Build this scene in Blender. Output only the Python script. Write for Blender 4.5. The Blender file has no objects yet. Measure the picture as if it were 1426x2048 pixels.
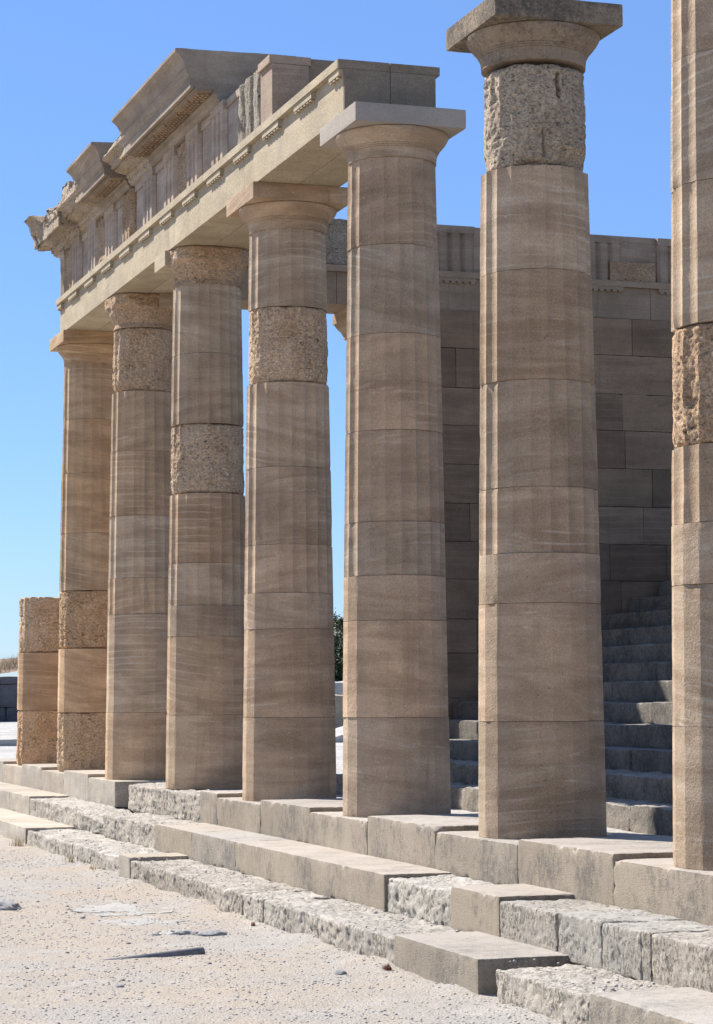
import bpy, math, random
import numpy as np
from mathutils import Matrix, Vector

random.seed(7)
R_ = math.radians
SC = bpy.context.scene
COL = SC.collection

# ------------------------------------------------------------------ camera
F_PX, PITCH, ROLL, YAW = 4596.94, 0.07951, -0.00567, 0.32121
CAM = (-7.02494, -16.59372, 1.09583)
cam_d = bpy.data.cameras.new("camera")
cam = bpy.data.objects.new("camera", cam_d)
COL.objects.link(cam)
cam_d.sensor_fit = 'HORIZONTAL'
cam_d.sensor_width = 36.0
cam_d.lens = F_PX / 1426.0 * 36.0
cam_d.clip_start = 0.1
cam_d.clip_end = 6000
fw = Vector((math.sin(YAW) * math.cos(PITCH), math.cos(YAW) * math.cos(PITCH), math.sin(PITCH)))
rt = Vector((math.cos(YAW), -math.sin(YAW), 0))
up = rt.cross(fw)
r2 = math.cos(ROLL) * rt + math.sin(ROLL) * up
u2 = -math.sin(ROLL) * rt + math.cos(ROLL) * up
cam.matrix_world = Matrix(((r2.x, u2.x, -fw.x, CAM[0]), (r2.y, u2.y, -fw.y, CAM[1]),
                           (r2.z, u2.z, -fw.z, CAM[2]), (0, 0, 0, 1)))
SC.camera = cam

# ------------------------------------------------------------------ light
SUN_EL, SUN_A = R_(45), R_(62)          # elevation; angle from the colonnade's front (-x) towards +y
sun_dir = Vector((-math.cos(SUN_A) * math.cos(SUN_EL), math.sin(SUN_A) * math.cos(SUN_EL), math.sin(SUN_EL)))
world = bpy.data.worlds.new("World")
SC.world = world
world.use_nodes = True
wn = world.node_tree
wn.nodes.clear()
sky = wn.nodes.new('ShaderNodeTexSky')
sky.sky_type = 'NISHITA'
sky.sun_disc = False
sky.sun_elevation = SUN_EL
sky.sun_rotation = math.atan2(sun_dir.x, sun_dir.y)
sky.altitude = 100
sky.air_density = 1.0
sky.dust_density = 0.1
sky.ozone_density = 2.0
bg = wn.nodes.new('ShaderNodeBackground')
bg.inputs['Strength'].default_value = 0.055
wo = wn.nodes.new('ShaderNodeOutputWorld')
hs = wn.nodes.new('ShaderNodeHueSaturation')
hs.inputs['Saturation'].default_value = 1.18
tintn = wn.nodes.new('ShaderNodeMix')
tintn.data_type = 'RGBA'
tintn.blend_type = 'MULTIPLY'
tintn.inputs[0].default_value = 1.0
tintn.inputs[7].default_value = (0.47, 0.60, 0.95, 1)
wn.links.new(sky.outputs[0], hs.inputs['Color'])
wn.links.new(hs.outputs[0], tintn.inputs[6])
veil = wn.nodes.new('ShaderNodeMix')       # even pale-blue veil of a clear summer sky
veil.data_type = 'RGBA'
veil.blend_type = 'ADD'
veil.inputs[0].default_value = 1.0
veil.inputs[7].default_value = (1.15, 1.78, 2.45, 1)
wn.links.new(tintn.outputs[2], veil.inputs[6])
wn.links.new(veil.outputs[2], bg.inputs[0])
wn.links.new(bg.outputs[0], wo.inputs[0])
sun_l = bpy.data.lights.new("sun", 'SUN')
sun_l.energy = 5.0
sun_l.angle = R_(0.53)
sun_l.color = (1.0, 0.955, 0.89)
sun = bpy.data.objects.new("sun", sun_l)
COL.objects.link(sun)
sun.rotation_euler = sun_dir.to_track_quat('Z', 'Y').to_euler()
SC.view_settings.view_transform = 'Standard'
SC.view_settings.look = 'None'
SC.view_settings.exposure = 1.05
SC.view_settings.gamma = 1.0
SC.cycles.max_bounces = 8
SC.cycles.diffuse_bounces = 5

# ------------------------------------------------------------------ noise (numpy)
_rng = np.random.RandomState(3)
_perm = _rng.permutation(256)
_perm = np.concatenate([_perm, _perm, _perm])
_g = _rng.normal(size=(256, 3))
_g /= np.linalg.norm(_g, axis=1)[:, None]


def perlin(p):
    p = np.asarray(p, float)
    i = np.floor(p).astype(int)
    f = p - i
    i &= 255
    u = f * f * f * (f * (f * 6 - 15) + 10)
    out = 0
    for dx in (0, 1):
        for dy in (0, 1):
            for dz in (0, 1):
                h = _perm[_perm[_perm[i[:, 0] + dx] + i[:, 1] + dy] + i[:, 2] + dz]
                g = _g[h]
                d = (g[:, 0] * (f[:, 0] - dx) + g[:, 1] * (f[:, 1] - dy) + g[:, 2] * (f[:, 2] - dz))
                w = ((u[:, 0] if dx else 1 - u[:, 0]) * (u[:, 1] if dy else 1 - u[:, 1]) * (u[:, 2] if dz else 1 - u[:, 2]))
                out = out + w * d
    return out * 1.5


def fbm(p, octv=4, gain=0.5):
    p = np.asarray(p, float)
    a, s, t = 1.0, 0, 0
    for k in range(octv):
        s = s + a * perlin(p * (2.03 ** k) + 17.3 * k)
        t += a
        a *= gain
    return s / t


def pits(p, thr=0.25):
    n = perlin(p)
    return np.clip(n - thr, 0, 1)


# ------------------------------------------------------------------ object helpers
ORG = {}


def mesh(name, V, F, mat, parent=None, smooth=True, angle=35, color=None, attr=None):
    """V (n,3) world coordinates, F (m,k) array or list of tuples"""
    me = bpy.data.meshes.new(name)
    V = np.asarray(V, float)
    org = np.zeros(3)
    if parent is not None:
        org = ORG[parent.name]
        V = V - org
    if isinstance(F, np.ndarray):
        n, k = F.shape
        me.vertices.add(len(V))
        me.vertices.foreach_set('co', V.astype(np.float32).ravel())
        me.loops.add(n * k)
        me.loops.foreach_set('vertex_index', F.astype(np.int32).ravel())
        me.polygons.add(n)
        me.polygons.foreach_set('loop_start', np.arange(0, n * k, k, dtype=np.int32))
        me.update(calc_edges=True)
        me.validate()
    else:
        me.from_pydata([tuple(v) for v in V], [], [tuple(int(a) for a in f) for f in F])
        me.update()
    me.materials.append(mat)
    if attr is not None:
        a = me.attributes.new('tint', 'FLOAT', 'POINT')
        a.data.foreach_set('value', np.asarray(attr, np.float32))
    if smooth:
        me.polygons.foreach_set('use_smooth', np.ones(len(me.polygons), bool))
        if angle:
            me.set_sharp_from_angle(angle=R_(angle))
    o = bpy.data.objects.new(name, me)
    COL.objects.link(o)
    if parent is not None:
        o.parent = parent
    ORG[o.name] = org
    if color is not None:
        o.color = (*color, 1)
    return o


def tag(o, label, cat, group=None, kind=None):
    if label:
        o['label'] = label
    if cat:
        o['category'] = cat
    if group:
        o['group'] = group
    if kind:
        o['kind'] = kind
    return o


def thing(name, loc, label, cat, group=None):
    o = bpy.data.objects.new(name, None)
    COL.objects.link(o)
    o.location = loc
    o.empty_display_size = 0.2
    ORG[o.name] = np.array(loc, float)
    return tag(o, label, cat, group)


class MB:
    """collects pieces (verts, faces) into one mesh"""
    def __init__(s):
        s.V, s.F, s.A, s.n = [], [], [], 0

    def add(s, V, F, a=0.5):
        V = np.asarray(V, float)
        s.V.append(V)
        s.F += [tuple(int(i) + s.n for i in f) for f in F]
        s.A.append(np.full(len(V), a))
        s.n += len(V)

    def box(s, x0, x1, y0, y1, z0, z1, a=0.5):
        V = [(x, y, z) for x in (x0, x1) for y in (y0, y1) for z in (z0, z1)]
        s.add(V, [(0, 1, 3, 2), (4, 6, 7, 5), (0, 4, 5, 1), (2, 3, 7, 6), (0, 2, 6, 4), (1, 5, 7, 3)], a)

    def build(s, name, mat, parent=None, smooth=False, **k):
        return mesh(name, np.concatenate(s.V), s.F, mat, parent, smooth=smooth, attr=np.concatenate(s.A), **k)


def box_surface(x0, x1, y0, y1, z0, z1, res):
    """welded, subdivided box surface; returns V,F(quads)"""
    def lin(a, b):
        n = max(1, int(round((b - a) / res)))
        return np.linspace(a, b, n + 1)
    X, Y, Z = lin(x0, x1), lin(y0, y1), lin(z0, z1)
    Vs, Fs, n = [], [], 0

    def face(A, B, fix, order, flip):
        nonlocal n
        a, b = np.meshgrid(A, B, indexing='ij')
        c = np.full_like(a, fix)
        st = {'x': (c, a, b), 'y': (a, c, b), 'z': (a, b, c)}[order]
        V = np.stack([q.ravel() for q in st], 1)
        na, nb = len(A), len(B)
        idx = np.arange(na * nb).reshape(na, nb)
        q = np.stack([idx[:-1, :-1], idx[1:, :-1], idx[1:, 1:], idx[:-1, 1:]], -1).reshape(-1, 4)
        if flip:
            q = q[:, ::-1]
        Vs.append(V)
        Fs.append(q + n)
        n += len(V)
    face(Y, Z, x0, 'x', True)
    face(Y, Z, x1, 'x', False)
    face(X, Z, y0, 'y', False)
    face(X, Z, y1, 'y', True)
    face(X, Y, z0, 'z', True)
    face(X, Y, z1, 'z', False)
    V = np.concatenate(Vs)
    F = np.concatenate(Fs)
    key = np.round(V * 1e5).astype(np.int64)
    _, first, inv = np.unique(key, axis=0, return_index=True, return_inverse=True)
    return V[first], inv.ravel()[F]


def stone_block(x0, x1, y0, y1, z0, z1, res=0.1, rad=0.008, amp=0.002, freq=3.0, big=0.0, layer=1.0, pit=0.0, seed=0.0, sag=None, chip=0.0):
    V, F = box_surface(x0, x1, y0, y1, z0, z1, res)
    lo = np.array([x0, y0, z0]) + rad
    hi = np.array([x1, y1, z1]) - rad
    q = np.minimum(np.maximum(V, lo), hi)
    d = V - q
    L = np.linalg.norm(d, axis=1)[:, None]
    nrm = d / np.maximum(L, 1e-9)
    P = q + nrm * rad
    sp = P * np.array([1, 1, layer]) + seed
    disp = amp * fbm(sp * freq, 5)
    if big:
        disp = disp + big * fbm(sp * freq * 0.25 + 31, 2)
    if pit:
        disp = disp - pit * pits(sp * freq * 2.2 + 9, 0.12)
    if chip:
        dd = np.sort(np.stack([V[:, 0] - x0, x1 - V[:, 0], V[:, 1] - y0, y1 - V[:, 1], V[:, 2] - z0, z1 - V[:, 2]], 1), axis=1)
        e = np.clip(1 - dd[:, 1] / 0.045, 0, 1)
        n = np.clip(fbm(sp * 5 + 71, 4, 0.6) - 0.12, 0, 1) + 0.12 * np.clip(fbm(sp * 16 + 3, 2), 0, 1)
        cen = np.array([(x0 + x1) / 2, (y0 + y1) / 2, (z0 + z1) / 2])
        P = P - np.sign(P - cen) * (chip * e * n)[:, None] * (np.abs(nrm) > -1)
    P = P + nrm * disp[:, None]
    if sag is not None:
        P = sag(P)
    return P, F


# ------------------------------------------------------------------ materials
class NT:
    def __init__(s, name):
        s.m = bpy.data.materials.new(name)
        s.m.use_nodes = True
        s.t = s.m.node_tree
        s.t.nodes.clear()
        s.out = s.t.nodes.new('ShaderNodeOutputMaterial')
        s.b = s.t.nodes.new('ShaderNodeBsdfPrincipled')
        s.t.links.new(s.b.outputs[0], s.out.inputs[0])

    def n(s, typ, **k):
        nd = s.t.nodes.new(typ)
        for a, v in k.items():
            if a.startswith('i_'):
                key = a[2:]
                nd.inputs[int(key) if key.isdigit() else key.replace('_', ' ')].default_value = v
            else:
                setattr(nd, a, v)
        return nd

    def l(s, a, b):
        s.t.links.new(a, b)

    def math(s, op, a, b=None, clamp=False):
        nd = s.n('ShaderNodeMath', operation=op, use_clamp=clamp)
        for i, v in enumerate((a, b)):
            if v is None:
                continue
            if isinstance(v, (int, float)):
                nd.inputs[i].default_value = v
            else:
                s.l(v, nd.inputs[i])
        return nd.outputs[0]

    def vmul(s, v, xyz):
        nd = s.n('ShaderNodeVectorMath', operation='MULTIPLY')
        s.l(v, nd.inputs[0])
        nd.inputs[1].default_value = xyz
        return nd.outputs[0]

    def noise(s, vec, scale, detail=4, rough=0.55, dist=0.0):
        nd = s.n('ShaderNodeTexNoise', i_Scale=scale, i_Detail=detail, i_Roughness=rough, i_Distortion=dist)
        s.l(vec, nd.inputs['Vector'])
        return nd.outputs[0]

    def vor(s, vec, scale, feature='F1', rnd=1.0):
        nd = s.n('ShaderNodeTexVoronoi', feature=feature, i_Scale=scale, i_Randomness=rnd)
        s.l(vec, nd.inputs['Vector'])
        return nd.outputs[0]

    def ramp(s, v, a, b, va=0.0, vb=1.0, smooth=True):
        nd = s.n('ShaderNodeMapRange', interpolation_type='SMOOTHSTEP' if smooth else 'LINEAR')
        s.l(v, nd.inputs[0])
        for i, q in enumerate((a, b, va, vb)):
            nd.inputs[i + 1].default_value = q
        return nd.outputs[0]

    def mix(s, f, a, b, mode='MIX'):
        nd = s.n('ShaderNodeMix', data_type='RGBA', blend_type=mode)
        for i, v in ((0, f), (6, a), (7, b)):
            if isinstance(v, (int, float)):
                nd.inputs[i].default_value = v
            elif isinstance(v, tuple):
                nd.inputs[i].default_value = (*v, 1) if len(v) == 3 else v
            else:
                s.l(v, nd.inputs[i])
        return nd.outputs[2]

    def pos(s, per_obj=True, tilt=0.0):
        g = s.n('ShaderNodeNewGeometry').outputs['Position']
        if not per_obj:
            return g, None
        oi = s.n('ShaderNodeObjectInfo')
        off = s.math('MULTIPLY', oi.outputs['Random'], 73.0)
        cb = s.n('ShaderNodeCombineXYZ')
        s.l(off, cb.inputs[0])
        s.l(off, cb.inputs[1])
        s.l(off, cb.inputs[2])
        src = g
        if tilt:
            vr = s.n('ShaderNodeVectorRotate', rotation_type='AXIS_ANGLE')
            vr.inputs['Axis'].default_value = (0.8, 0.5, 0)
            s.l(g, vr.inputs['Vector'])
            ang = s.math('MULTIPLY', s.math('SUBTRACT', oi.outputs['Random'], 0.5), tilt)
            s.l(ang, vr.inputs['Angle'])
            src = vr.outputs[0]
        ad = s.n('ShaderNodeVectorMath', operation='ADD')
        s.l(src, ad.inputs[0])
        s.l(cb.outputs[0], ad.inputs[1])
        return ad.outputs[0], oi

    def finish(s, col, h=None, strength=0.5, dist=0.01, rough=0.9, spec=0.15):
        s.l(col, s.b.inputs['Base Color'])
        s.b.inputs['Roughness'].default_value = rough
        s.b.inputs['Specular IOR Level'].default_value = spec
        if h is not None:
            bp = s.n('ShaderNodeBump', i_Strength=strength, i_Distance=dist)
            s.l(h, bp.inputs['Height'])
            s.l(bp.outputs[0], s.b.inputs['Normal'])
        return s.m


def mat_sand(name, c_lo, c_hi, vein, strata=1.0, veins=0.5, bump=0.5, tilt=0.5, grain=90, attr=False):
    """smooth-dressed sandy limestone with bedding"""
    t = NT(name)
    p, oi = t.pos(True, tilt)
    ps = t.vmul(p, (0.7, 0.7, 4.5))
    a = t.noise(ps, 1.3, 5, 0.6, 0.6)
    c = t.mix(t.ramp(a, 0.33, 0.67), c_lo, c_hi)
    pv = t.vmul(p, (0.9, 0.9, 9.0))
    v = t.noise(pv, 1.7, 6, 0.65, 1.4)
    vm = t.math('MULTIPLY', t.ramp(v, 0.56, 0.68), veins)
    br = t.ramp(t.noise(p, 1.6, 2), 0.42, 0.62)
    c = t.mix(t.math('MULTIPLY', vm, br), c, vein)
    mo = t.noise(p, 2.3, 4, 0.6)
    c = t.mix(1.0, c, t.mix(t.ramp(mo, 0.3, 0.7), (0.86, 0.85, 0.84), (1.10, 1.08, 1.05)), 'MULTIPLY')
    g = t.noise(p, grain, 3, 0.7)
    c = t.mix(0.8, c, t.mix(t.ramp(g, 0.3, 0.7), (0.72, 0.71, 0.7), (1.2, 1.2, 1.2)), 'MULTIPLY')
    # thin curved pale laminae of cross-bedding
    wv = t.n('ShaderNodeTexWave', wave_type='BANDS', bands_direction='Z', i_Scale=1.6, i_Distortion=5.0, i_Detail=3.0, i_Detail_Scale=0.7)
    t.l(t.vmul(p, (0.55, 0.55, 2.2)), wv.inputs['Vector'])
    lam = t.math('MULTIPLY', t.ramp(wv.outputs['Fac'], 0.86, 0.99), t.ramp(t.noise(p, 1.1, 3), 0.5, 0.66))
    c = t.mix(t.math('MULTIPLY', lam, veins * 0.75), c, vein)
    # vertical run-off stains
    st = t.noise(t.vmul(p, (9, 9, 0.35)), 1.0, 4, 0.6)
    c = t.mix(t.math('MULTIPLY', t.ramp(st, 0.58, 0.74), 0.38), c, tuple(v * 0.62 for v in c_lo))
    # small pale and dark flecks, worm holes
    vo = t.vor(p, 13)
    pm = t.math('MULTIPLY', t.ramp(vo, 0.10, 0.05), t.ramp(t.noise(p, 2.1, 2), 0.55, 0.62))
    c = t.mix(t.math('MULTIPLY', pm, 0.75), c, (0.07, 0.05, 0.04))
    vo2 = t.vor(t.vmul(p, (1, 1, 1.6)), 7.0)
    fm = t.math('MULTIPLY', t.ramp(vo2, 0.085, 0.06), t.ramp(t.noise(p, 1.3, 2), 0.56, 0.62))
    c = t.mix(t.math('MULTIPLY', fm, 0.6), c, vein)
    c = t.mix(1.0, c, oi.outputs['Color'], 'MULTIPLY')
    if attr:
        at = t.n('ShaderNodeAttribute', attribute_name='tint')
        c = t.mix(1.0, c, t.mix(at.outputs['Fac'], (0.74, 0.72, 0.71), (1.24, 1.20, 1.16)), 'MULTIPLY')
    h = t.math('ADD', t.math('MULTIPLY', g, 0.6), t.math('MULTIPLY', t.noise(p, 35, 3, 0.6), 0.7))
    h = t.math('SUBTRACT', h, t.math('MULTIPLY', pm, 2.0))
    return t.finish(c, h, bump, 0.012)


def mat_poros(name, c1, c2, c3, dark=(0.05, 0.04, 0.03), bump=0.9, dens=0.5):
    """shelly, pitted, eroded stone"""
    t = NT(name)
    p, oi = t.pos(True, 0.3)
    a = t.noise(p, 2.2, 5, 0.65)
    c = t.mix(t.ramp(a, 0.32, 0.66), c1, c2)
    b = t.noise(p, 9, 5, 0.7, 0.5)
    c = t.mix(t.math('MULTIPLY', t.ramp(b, 0.52, 0.72), 0.55), c, c3)
    g = t.noise(t.vmul(p, (1, 1, 1.5)), 40, 5, 0.8)
    c = t.mix(1.0, c, t.mix(t.ramp(g, 0.28, 0.72), (0.46, 0.44, 0.42), (1.45, 1.44, 1.42)), 'MULTIPLY')
    w = t.noise(t.vmul(p, (1, 1, 1.7)), 24, 4, 0.7, 0.8)
    m = t.math('MULTIPLY', t.ramp(w, 0.42, 0.33), t.ramp(t.noise(p, 2.6, 3), 0.60 - 0.3 * dens, 0.70 - 0.2 * dens))
    c = t.mix(t.math('MULTIPLY', m, 0.85), c, dark)
    c = t.mix(1.0, c, oi.outputs['Color'], 'MULTIPLY')
    h = t.math('ADD', t.math('MULTIPLY', g, 0.8), t.math('MULTIPLY', w, 1.2))
    h = t.math('SUBTRACT', h, t.math('MULTIPLY', m, 1.2))
    return t.finish(c, h, bump, 0.02, 0.95, 0.1)


def mat_weathered(name, c_stone, c_lich, c_pale, amount=0.5, bump=1.0, fine=60, streak=False, sunlit_top=None, bd=0.016):
    """step stone with grey lichen crust and bleached grain"""
    t = NT(name)
    p, oi = t.pos(True, 0.0)
    a = t.noise(p, 2.0, 6, 0.7)
    a2 = t.noise(t.vmul(p, (1, 1, 0.7)) if streak else p, 19, 6, 0.85, 0.2)
    mm = t.math('ADD', t.math('MULTIPLY', a, 0.5), t.math('MULTIPLY', a2, 0.5))
    c = t.mix(t.ramp(t.noise(p, 1.1, 4, 0.6), 0.35, 0.65), c_stone, tuple(v * 0.84 for v in c_stone))
    c = t.mix(t.ramp(mm, 0.60 - 0.25 * amount, 0.76 - 0.22 * amount, 0, 0.85), c, c_lich)
    sp = t.noise(p, fine, 4, 0.75)
    c = t.mix(t.ramp(sp, 0.55, 0.72, 0, 0.8), c, c_pale)
    c = t.mix(t.ramp(sp, 0.42, 0.30, 0, 0.7), c, tuple(v * 0.35 for v in c_lich))
    if bd < 0.015 and sunlit_top:      # open pores of the eroded stone
        w = t.noise(t.vmul(p, (1, 1, 0.8)), 38, 5, 0.75, 0.6)
        pm = t.math('MULTIPLY', t.ramp(w, 0.48, 0.36), t.ramp(t.noise(p, 3.3, 3), 0.36, 0.55))
    if sunlit_top:      # upward faces painted paler, as if the sun struck them harder
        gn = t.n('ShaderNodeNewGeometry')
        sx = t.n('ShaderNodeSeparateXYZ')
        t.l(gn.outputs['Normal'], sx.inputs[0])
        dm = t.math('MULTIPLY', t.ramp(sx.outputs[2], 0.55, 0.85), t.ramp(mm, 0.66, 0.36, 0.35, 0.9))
        c = t.mix(dm, c, sunlit_top)
        if bd < 0.015:
            c = t.mix(t.math('MULTIPLY', pm, t.math('SUBTRACT', 0.62, t.math('MULTIPLY', dm, 0.4))), c, (0.11, 0.10, 0.09))
    c = t.mix(1.0, c, oi.outputs['Color'], 'MULTIPLY')
    h = t.math('ADD', t.math('MULTIPLY', sp, 1.0), t.math('MULTIPLY', t.noise(p, 40, 6, 0.8), 1.1))
    if bd < 0.015 and sunlit_top:
        h = t.math('SUBTRACT', h, t.math('MULTIPLY', pm, 1.3))
    return t.finish(c, h, bump, bd, 0.95, 0.1)


M = {}
M['shaft'] = mat_sand('sandstone', (0.325, 0.236, 0.158), (0.455, 0.347, 0.244), (0.60, 0.505, 0.40))
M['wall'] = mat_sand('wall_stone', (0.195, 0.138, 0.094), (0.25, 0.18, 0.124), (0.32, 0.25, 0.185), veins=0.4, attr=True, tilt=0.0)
M['cream'] = mat_sand('new_limestone', (0.375, 0.308, 0.212), (0.42, 0.353, 0.252), (0.49, 0.42, 0.325), veins=0.2, bump=0.6, tilt=0.0, grain=45)
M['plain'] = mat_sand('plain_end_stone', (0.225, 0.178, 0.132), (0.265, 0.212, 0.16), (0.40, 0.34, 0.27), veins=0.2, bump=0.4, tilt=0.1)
M['frieze'] = mat_sand('frieze_stone', (0.32, 0.25, 0.195), (0.42, 0.345, 0.28), (0.55, 0.48, 0.42), veins=0.3, tilt=0.2)
M['poros'] = mat_poros('shelly_stone', (0.395, 0.280, 0.182), (0.50, 0.380, 0.268), (0.60, 0.500, 0.395))
M['poros_grey'] = mat_poros('grey_shelly_stone', (0.405, 0.328, 0.243), (0.505, 0.418, 0.32), (0.62, 0.55, 0.46), dens=0.9)
M['corn'] = mat_sand('cornice_stone', (0.245, 0.195, 0.15), (0.335, 0.275, 0.215), (0.46, 0.385, 0.30), veins=0.6, tilt=0.1)
M['corn_broken'] = mat_poros('broken_cornice_stone', (0.43, 0.33, 0.22), (0.46, 0.40, 0.335), (0.54, 0.50, 0.44), dens=0.5, bump=1.0)
M['cap_dark'] = mat_weathered('stained_capital_stone', (0.36, 0.275, 0.195), (0.11, 0.09, 0.072), (0.46, 0.40, 0.33), 0.55, 0.7, 40)
M['abacus_dark'] = mat_weathered('black_stained_stone', (0.33, 0.255, 0.18), (0.085, 0.075, 0.065), (0.42, 0.355, 0.28), 0.80, 0.8, 45)
M['cap_spot'] = mat_weathered('spotted_capital_stone', (0.39, 0.34, 0.285), (0.17, 0.155, 0.14), (0.48, 0.42, 0.36), 0.12, 0.5, 70)
M['step_new'] = mat_weathered('dressed_step_stone', (0.385, 0.328, 0.255), (0.15, 0.14, 0.126), (0.48, 0.435, 0.375), 0.60, 0.7, 80, True, sunlit_top=(0.47, 0.43, 0.39))
M['step_clean'] = mat_sand('clean_step_stone', (0.35, 0.305, 0.245), (0.40, 0.355, 0.295), (0.46, 0.42, 0.36), veins=0.2, bump=0.6, tilt=0.0, grain=60)
M['step_old'] = mat_weathered('eroded_step_stone', (0.50, 0.45, 0.375), (0.33, 0.305, 0.27), (0.64, 0.60, 0.54), 0.58, 1.0, 45, sunlit_top=(0.47, 0.44, 0.40), bd=0.012)
M['stair'] = mat_weathered('stair_stone', (0.25, 0.222, 0.185), (0.10, 0.092, 0.08), (0.38, 0.35, 0.305), 0.75, 1.0, 35, True, sunlit_top=(0.34, 0.31, 0.275))
M['bedrock'] = mat_weathered('pale_bedrock', (0.46, 0.44, 0.41), (0.36, 0.35, 0.335), (0.56, 0.545, 0.52), 0.3, 1.0, 30)
M['rock'] = mat_weathered('grey_rock', (0.34, 0.33, 0.32), (0.20, 0.20, 0.21), (0.50, 0.49, 0.48), 0.5, 0.9, 35)
M['dark_wall'] = mat_weathered('dark_ruin_stone', (0.24, 0.225, 0.21), (0.12, 0.12, 0.12), (0.34, 0.33, 0.31), 0.6, 0.9, 25)
M['tan_wall'] = mat_weathered('tan_rubble_stone', (0.42, 0.35, 0.26), (0.25, 0.22, 0.18), (0.55, 0.49, 0.41), 0.3, 0.9, 20)


def ground_mat():
    t = NT('sandy_gravel')
    p, _ = t.pos(False)
    a = t.noise(p, 0.55, 5, 0.65, 0.3)
    c = t.mix(t.ramp(a, 0.36, 0.62), (0.37, 0.318, 0.262), (0.34, 0.32, 0.295))
    b = t.noise(p, 2.6, 5, 0.7)
    c = t.mix(t.ramp(b, 0.52, 0.66, 0, 0.6), c, (0.40, 0.38, 0.355))
    v = t.vor(p, 60)
    g = t.noise(p, 70, 4, 0.75)
    c = t.mix(t.ramp(v, 0.45, 0.75, 0, 0.35), c, (0.36, 0.30, 0.24))
    c = t.mix(1.0, c, t.mix(t.ramp(g, 0.3, 0.7), (0.7, 0.69, 0.68), (1.2, 1.2, 1.2)), 'MULTIPLY')
    h = t.math('ADD', t.math('MULTIPLY', t.math('SUBTRACT', 1.0, v), 0.9), t.math('MULTIPLY', g, 0.9))
    h = t.math('ADD', h, t.math('MULTIPLY', t.noise(p, 25, 5, 0.75), 0.6))
    return t.finish(c, h, 0.8, 0.012, 0.95, 0.1)


def far_ground_mat():
    t = NT('far_ground')
    p, _ = t.pos(False)
    a = t.noise(p, 0.5, 6, 0.7)
    c = t.mix(t.ramp(a, 0.4, 0.6), (0.36, 0.34, 0.315), (0.44, 0.42, 0.395))
    c = t.mix(t.ramp(t.noise(p, 1.9, 5, 0.7), 0.55, 0.66, 0, 0.7), c, (0.34, 0.31, 0.26))
    return t.finish(c, t.noise(p, 6, 5, 0.7), 0.8, 0.1, 0.95, 0.1)


def pebble_mat():
    t = NT('pebble')
    at = t.n('ShaderNodeAttribute', attribute_name='tint')
    c = t.mix(at.outputs['Fac'], (0.18, 0.172, 0.165), (0.43, 0.405, 0.375))
    p, _ = t.pos(False)
    g = t.noise(p, 80, 3)
    c = t.mix(0.5, c, t.mix(t.ramp(g, 0.3, 0.7), (0.7, 0.7, 0.7), (1.2, 1.2, 1.2)), 'MULTIPLY')
    return t.finish(c, g, 0.3, 0.004, 0.95, 0.1)


def simple(name, col, rough=0.8, metal=0.0, var=0.25, scale=20):
    t = NT(name)
    p, _ = t.pos(False)
    g = t.noise(p, scale, 4, 0.65)
    c = t.mix(t.ramp(g, 0.3, 0.7), tuple(v * (1 - var) for v in col), tuple(v * (1 + var) for v in col))
    t.b.inputs['Metallic'].default_value = metal
    return t.finish(c, g, 0.3, 0.01, rough, 0.2)


def leaf_mat(name, c1, c2):
    t = NT(name)
    at = t.n('ShaderNodeAttribute', attribute_name='tint')
    c = t.mix(at.outputs['Fac'], c1, c2)
    t.b.inputs['Subsurface Weight'].default_value = 0.0
    return t.finish(c, None, rough=0.7)


M['ground'] = ground_mat()
M['far'] = far_ground_mat()
M['pebble'] = pebble_mat()
M['pipe'] = simple('grey_pipe', (0.16, 0.16, 0.17), 0.55, 0.2)
M['bark'] = simple('bark', (0.12, 0.09, 0.065), 0.9)
M['leaf'] = leaf_mat('dark_foliage', (0.028, 0.04, 0.018), (0.085, 0.105, 0.05))
M['straw'] = leaf_mat('dry_grass', (0.30, 0.23, 0.13), (0.55, 0.45, 0.28))
M['scrap'] = simple('red_brown_twigs', (0.22, 0.10, 0.06), 0.9)

# ------------------------------------------------------------------ measurements (metres; lower column diameter = 1)
S = 3.40555
R0, R1, ZN = 0.5, 0.4127, 6.03          # shaft radii and top of shaft
ZA0, ZA1 = 6.30, 6.4765                 # abacus
PH0 = R_(180 + 6.5)                     # an arris, measured from -x towards -y


def rad(z):
    t = min(max(z / ZN, 0), 1)
    return R0 + (R1 - R0) * t + 0.006 * math.sin(math.pi * t)


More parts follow.
